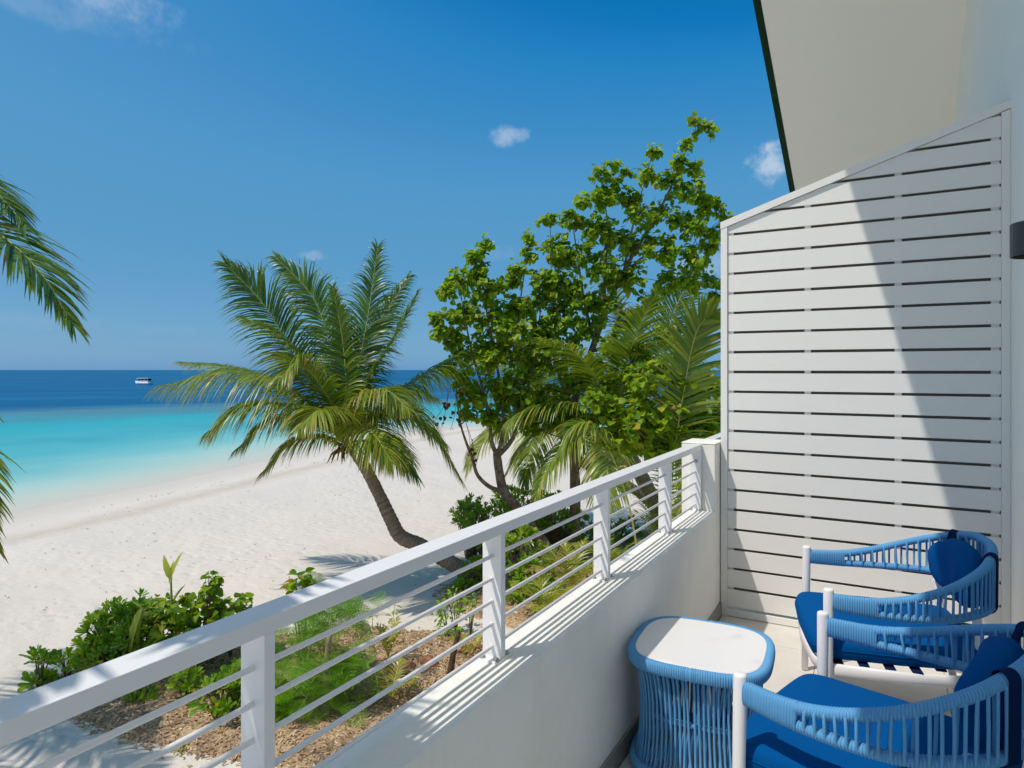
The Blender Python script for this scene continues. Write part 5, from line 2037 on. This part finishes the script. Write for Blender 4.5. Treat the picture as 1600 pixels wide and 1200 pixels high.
def bipinnate():
    vs, fs = [], []
    def quad(a, b, w, nz=0.0):
        a = V(a); b = V(b)
        d = (b - a).normalized()
        s = V((-d.y, d.x, 0)) * w
        i = len(vs)
        vs.extend([tuple(a), tuple(a.lerp(b, 0.5) + s), tuple(b), tuple(a.lerp(b, 0.5) - s)])
        fs.append((i, i + 1, i + 2, i + 3))
    quad((0, 0, 0), (1, 0, -0.12), 0.006)
    for i in range(8):
        t = 0.16 + 0.118 * i
        z = -0.12 * t * t
        Lp = 0.40 * math.sin(math.pi * (0.22 + 0.72 * (t - 0.1) / 0.95)) + 0.05
        for s in (-1, 1):
            d = V((math.cos(R(58)), s * math.sin(R(58)), -0.12))
            p0 = V((t, 0, z))
            quad(p0, p0 + d * Lp, 0.004)
            m = 10
            for k in range(m):
                u = (k + 0.7) / m
                q = p0 + d * Lp * u
                for s2 in (-1, 1):
                    dd = (d * 0.45 + V((-d.y, d.x, 0)) * s2 * 0.9)
                    dd.normalize()
                    ln = 0.050 * (1.1 - 0.5 * abs(u - 0.45))
                    quad(q, q + dd * ln + V((0, 0, random.uniform(-0.012, 0.004))), 0.011)
    return np.array(vs), fs


BIP = bipinnate()
stem = MB()
lv = Leaves(BIP, M['feather'], M['feather'])
tips = []
FE = [(455, 1000, 8.9, 24), (480, 960, 9.0, 26), (520, 945, 9.1, 26), (550, 960, 9.2, 22), (510, 985, 8.8, 30), (450, 1040, 8.6, 26), (500, 1030, 8.5, 30), (545, 1010, 8.8, 22), (440, 1090, 8.4, 22), (520, 1060, 8.4, 22), (480, 1080, 8.3, 24), (545, 1095, 8.5, 10), (410, 1050, 8.7, 18), (560, 935, 9.3, 14), (500, 925, 9.3, 14), (465, 1120, 8.3, 14)]
top0 = fb + V((0, 0, 0.55))
b = MB()
b.tube(catmull([V((0, 0, -0.05)), V((0.02, 0, 0.3)), V((0, 0.02, 0.6)), V((0.03, 0.05, 1.0))], 14), [lerp(0.065, 0.03, k / 13) for k in range(14)], 9)
b.build('trunk', M['bark'], root)
for x, y, z, n in FE:
    c = P(x, y, z)
    C = catmull([top0 + V((0, 0, -0.1)), top0.lerp(c, 0.5) + V((0, 0, 0.05)), c], 9)
    stem.tube([q - fb for q in C], [lerp(0.016, 0.006, k / 8) for k in range(9)], 5)
    for k in range(int(n * 0.95)):
        a = random.uniform(0, 6.28)
        d = V((math.cos(a), math.sin(a), random.uniform(-0.6, 0.55)))
        p = c + V((random.gauss(0, .10), random.gauss(0, .10), random.gauss(0, .08)))
        lv.add(p, d, V((random.gauss(0, .45), random.gauss(0, .45), 1)) + SUN_FROM * 0.3, random.uniform(0.26, 0.44), random.random(), random.uniform(-.3, .3))
o = stem.build('stems', M['stem_green'], root)
tag(o, kind='stuff')
lv.emit(root, 300)


# ------------------------------------------------------------------ dead wood and rubble in the bed
def stump(label, px, py, h, r, lean):
    g = on_ground(px, py)
    root = empty('dead_stump', g, 0, label, 'stump', 'dead stumps in the beds')
    b = MB()
    C = catmull([V((0, 0, -0.05)), V((lean[0] * 0.4, lean[1] * 0.4, h * 0.5)), V((lean[0], lean[1], h))], 12)
    b.tube(C, [r * lerp(1.15, 0.75, k / 11) * (1 + 0.15 * mnoise.noise((k * 0.7, px, 0))) for k in range(12)], 9)
    b.build('wood', M['stump'], root)
    b = MB()
    b.tube([C[-1], C[-1] + V((lean[0] * 0.1, 0.01, 0.05))], [r * 0.5, r * 0.15], 7)
    b.build('splinter', M['stump'], root)


stump('dark broken stump leaning beside the second railing post', 703, 1062, 0.55, 0.045, (0.10, 0.08))
stump('short stub at the foot of the leaning palm', 812, 925, 0.22, 0.10, (-0.12, 0.02))


def chunk(label, px, py, s, mat):
    g = on_ground(px, py)
    bm = bmesh.new()
    bmesh.ops.create_icosphere(bm, subdivisions=2, radius=1)
    for v in bm.verts:
        n = 1 + 0.35 * mnoise.noise(v.co * 1.3 + V((px, py, 0)))
        v.co = V((v.co.x * s[0], v.co.y * s[1], v.co.z * s[2])) * n
        v.co.z = round(v.co.z / 0.02) * 0.02 if abs(v.co.z) > s[2] * 0.6 else v.co.z
    me = bpy.data.meshes.new('terracotta_chunk')
    bm.to_mesh(me)
    bm.free()
    o = link('terracotta_chunk', me, M[mat], None, (g.x, g.y, g.z + s[2] * 0.35))
    o.rotation_euler = (random.uniform(-.3, .3), random.uniform(-.3, .3), random.uniform(0, 3))
    tag(o, label, 'rubble', 'reddish rubble in the mulch bed')


chunk('largest reddish rubble chunk left of the broken stump', 672, 1048, (0.17, 0.12, 0.09), 'red_rock')
chunk('flat reddish rubble slab behind the broken stump', 742, 1022, (0.14, 0.10, 0.05), 'red_rock')
chunk('small reddish rubble piece in front of the stump', 725, 1030, (0.10, 0.07, 0.05), 'red_rock')
chunk('reddish rubble piece beside the slim yellow seedling', 640, 1052, (0.09, 0.08, 0.04), 'red_rock')

# dry palm litter and fallen sticks on the chips
lit = MB()
for i in range(240):
    px_, py_ = random.choice([(random.uniform(560, 760), random.uniform(1005, 1110)), (random.uniform(60, 200), random.uniform(1045, 1090)), (random.uniform(260, 380), random.uniform(1075, 1120)), (random.uniform(700, 1000), random.uniform(860, 960))])
    g = on_ground(px_, py_)
    a = random.uniform(0, 6.28)
    l = random.uniform(0.08, 0.38)
    d = V((math.cos(a), math.sin(a), random.uniform(-0.05, 0.12)))
    lit.cur = {'tint': random.random()}
    lit.tube([g + V((0, 0, 0.015)), g + d * l * 0.5 + V((0, 0, 0.03)), g + d * l + V((0, 0, 0.015))], [random.uniform(0.004, 0.010), 0.006, 0.002], 5)
o = lit.build('dry_litter', M['chips'])
tag(o, 'dry sticks and leaf stalks strewn over the beds', kind='stuff')

sl = MB()
for i in range(230):
    if i < 110:
        px_, py_ = random.uniform(0, 900), random.uniform(760, 960)
    else:
        px_ = random.uniform(40, 520)
        py_ = 806 - px_ * 0.175 + random.gauss(0, 5)
    g = G(px_, py_)
    d_ = shore_land(np.array([[g.x, g.y]]))[0]
    if d_ < 3.2:
        continue
    g.z = float(sand_z(np.array([[g.x, g.y]]))[0]) + 0.012
    a = random.uniform(0, 6.28)
    l = random.uniform(0.02, 0.10) * (1 if i < 110 else 1.3)
    d = V((math.cos(a), math.sin(a), 0.03))
    sl.cur = {'tint': random.random() * 0.5}
    sl.tube([g, g + d * l * 0.5 + V((0, 0, 0.015)), g + d * l], [random.uniform(0.003, 0.008), 0.006, 0.002], 5)
o = sl.build('sand_litter', M['chips'])
tag(o, 'twigs and dry leaves scattered over the sand', kind='stuff')

# ------------------------------------------------------------------ dive boat at anchor
bo = G(224, 600.8, SEA_Z)
boat = empty('motor_boat', bo, R(12), 'white motor boat with a long cabin anchored on the deep blue water', 'boat')
L_, B_ = 6.2, 2.1
b = MB()
rings = []
for i in range(15):
    t = i / 14
    x = -L_ / 2 + L_ * t
    wd = B_ / 2 * (1 - max(0, (0.35 - t) / 0.35) ** 2.0 * 0.97)
    sheer = 0.75 + 0.50 * max(0, (0.5 - t) / 0.5) ** 1.5
    keel = -0.35 + 0.30 * max(0, (0.3 - t) / 0.3) ** 2
    xo = -0.35 * max(0, (0.3 - t) / 0.3)
    rings.append([(x + xo, -wd, sheer), (x + xo * .7, -wd * 0.97, 0.35), (x, -wd * 0.75, 0.0), (x, 0, keel), (x, wd * 0.75, 0.0), (x + xo * .7, wd * 0.97, 0.35), (x + xo, wd, sheer)])
b.loft(rings, smooth=True)
b.build('hull', M['boat_white'], boat)
b = MB()
b.box((-1.5, -0.88, 0.70), (2.7, 0.88, 1.28)); b.build('cabin', M['boat_white'], boat)
b = MB()
b.prism([(-1.95, 1.98), (3.0, 2.08), (3.0, 2.22), (-1.6, 2.2), (-2.1, 2.06)], 1, -1.05, 1.05); b.build('roof', M['boat_white'], boat)
for x in (-1.45, -0.2, 1.2, 2.6):
    for y in (-0.85, 0.85):
        b = MB(); b.box((x - 0.05, y - 0.035, 1.28), (x + 0.05, y + 0.035, 2.02)); b.build('roof_post', M['boat_white'], boat)
for xa, xb in ((-1.38, -0.27), (-0.13, 1.13), (1.27, 2.53)):
    for y in (-0.84, 0.82):
        b = MB(); b.box((xa, y, 1.285), (xb, y + 0.02, 1.99)); b.build('window', M['boat_glass'], boat)
b = MB(); b.prism([(-1.52, 1.285), (-1.50, 1.285), (-1.75, 2.0), (-1.77, 2.0)], 1, -0.8, 0.8); b.build('windscreen', M['boat_glass'], boat)
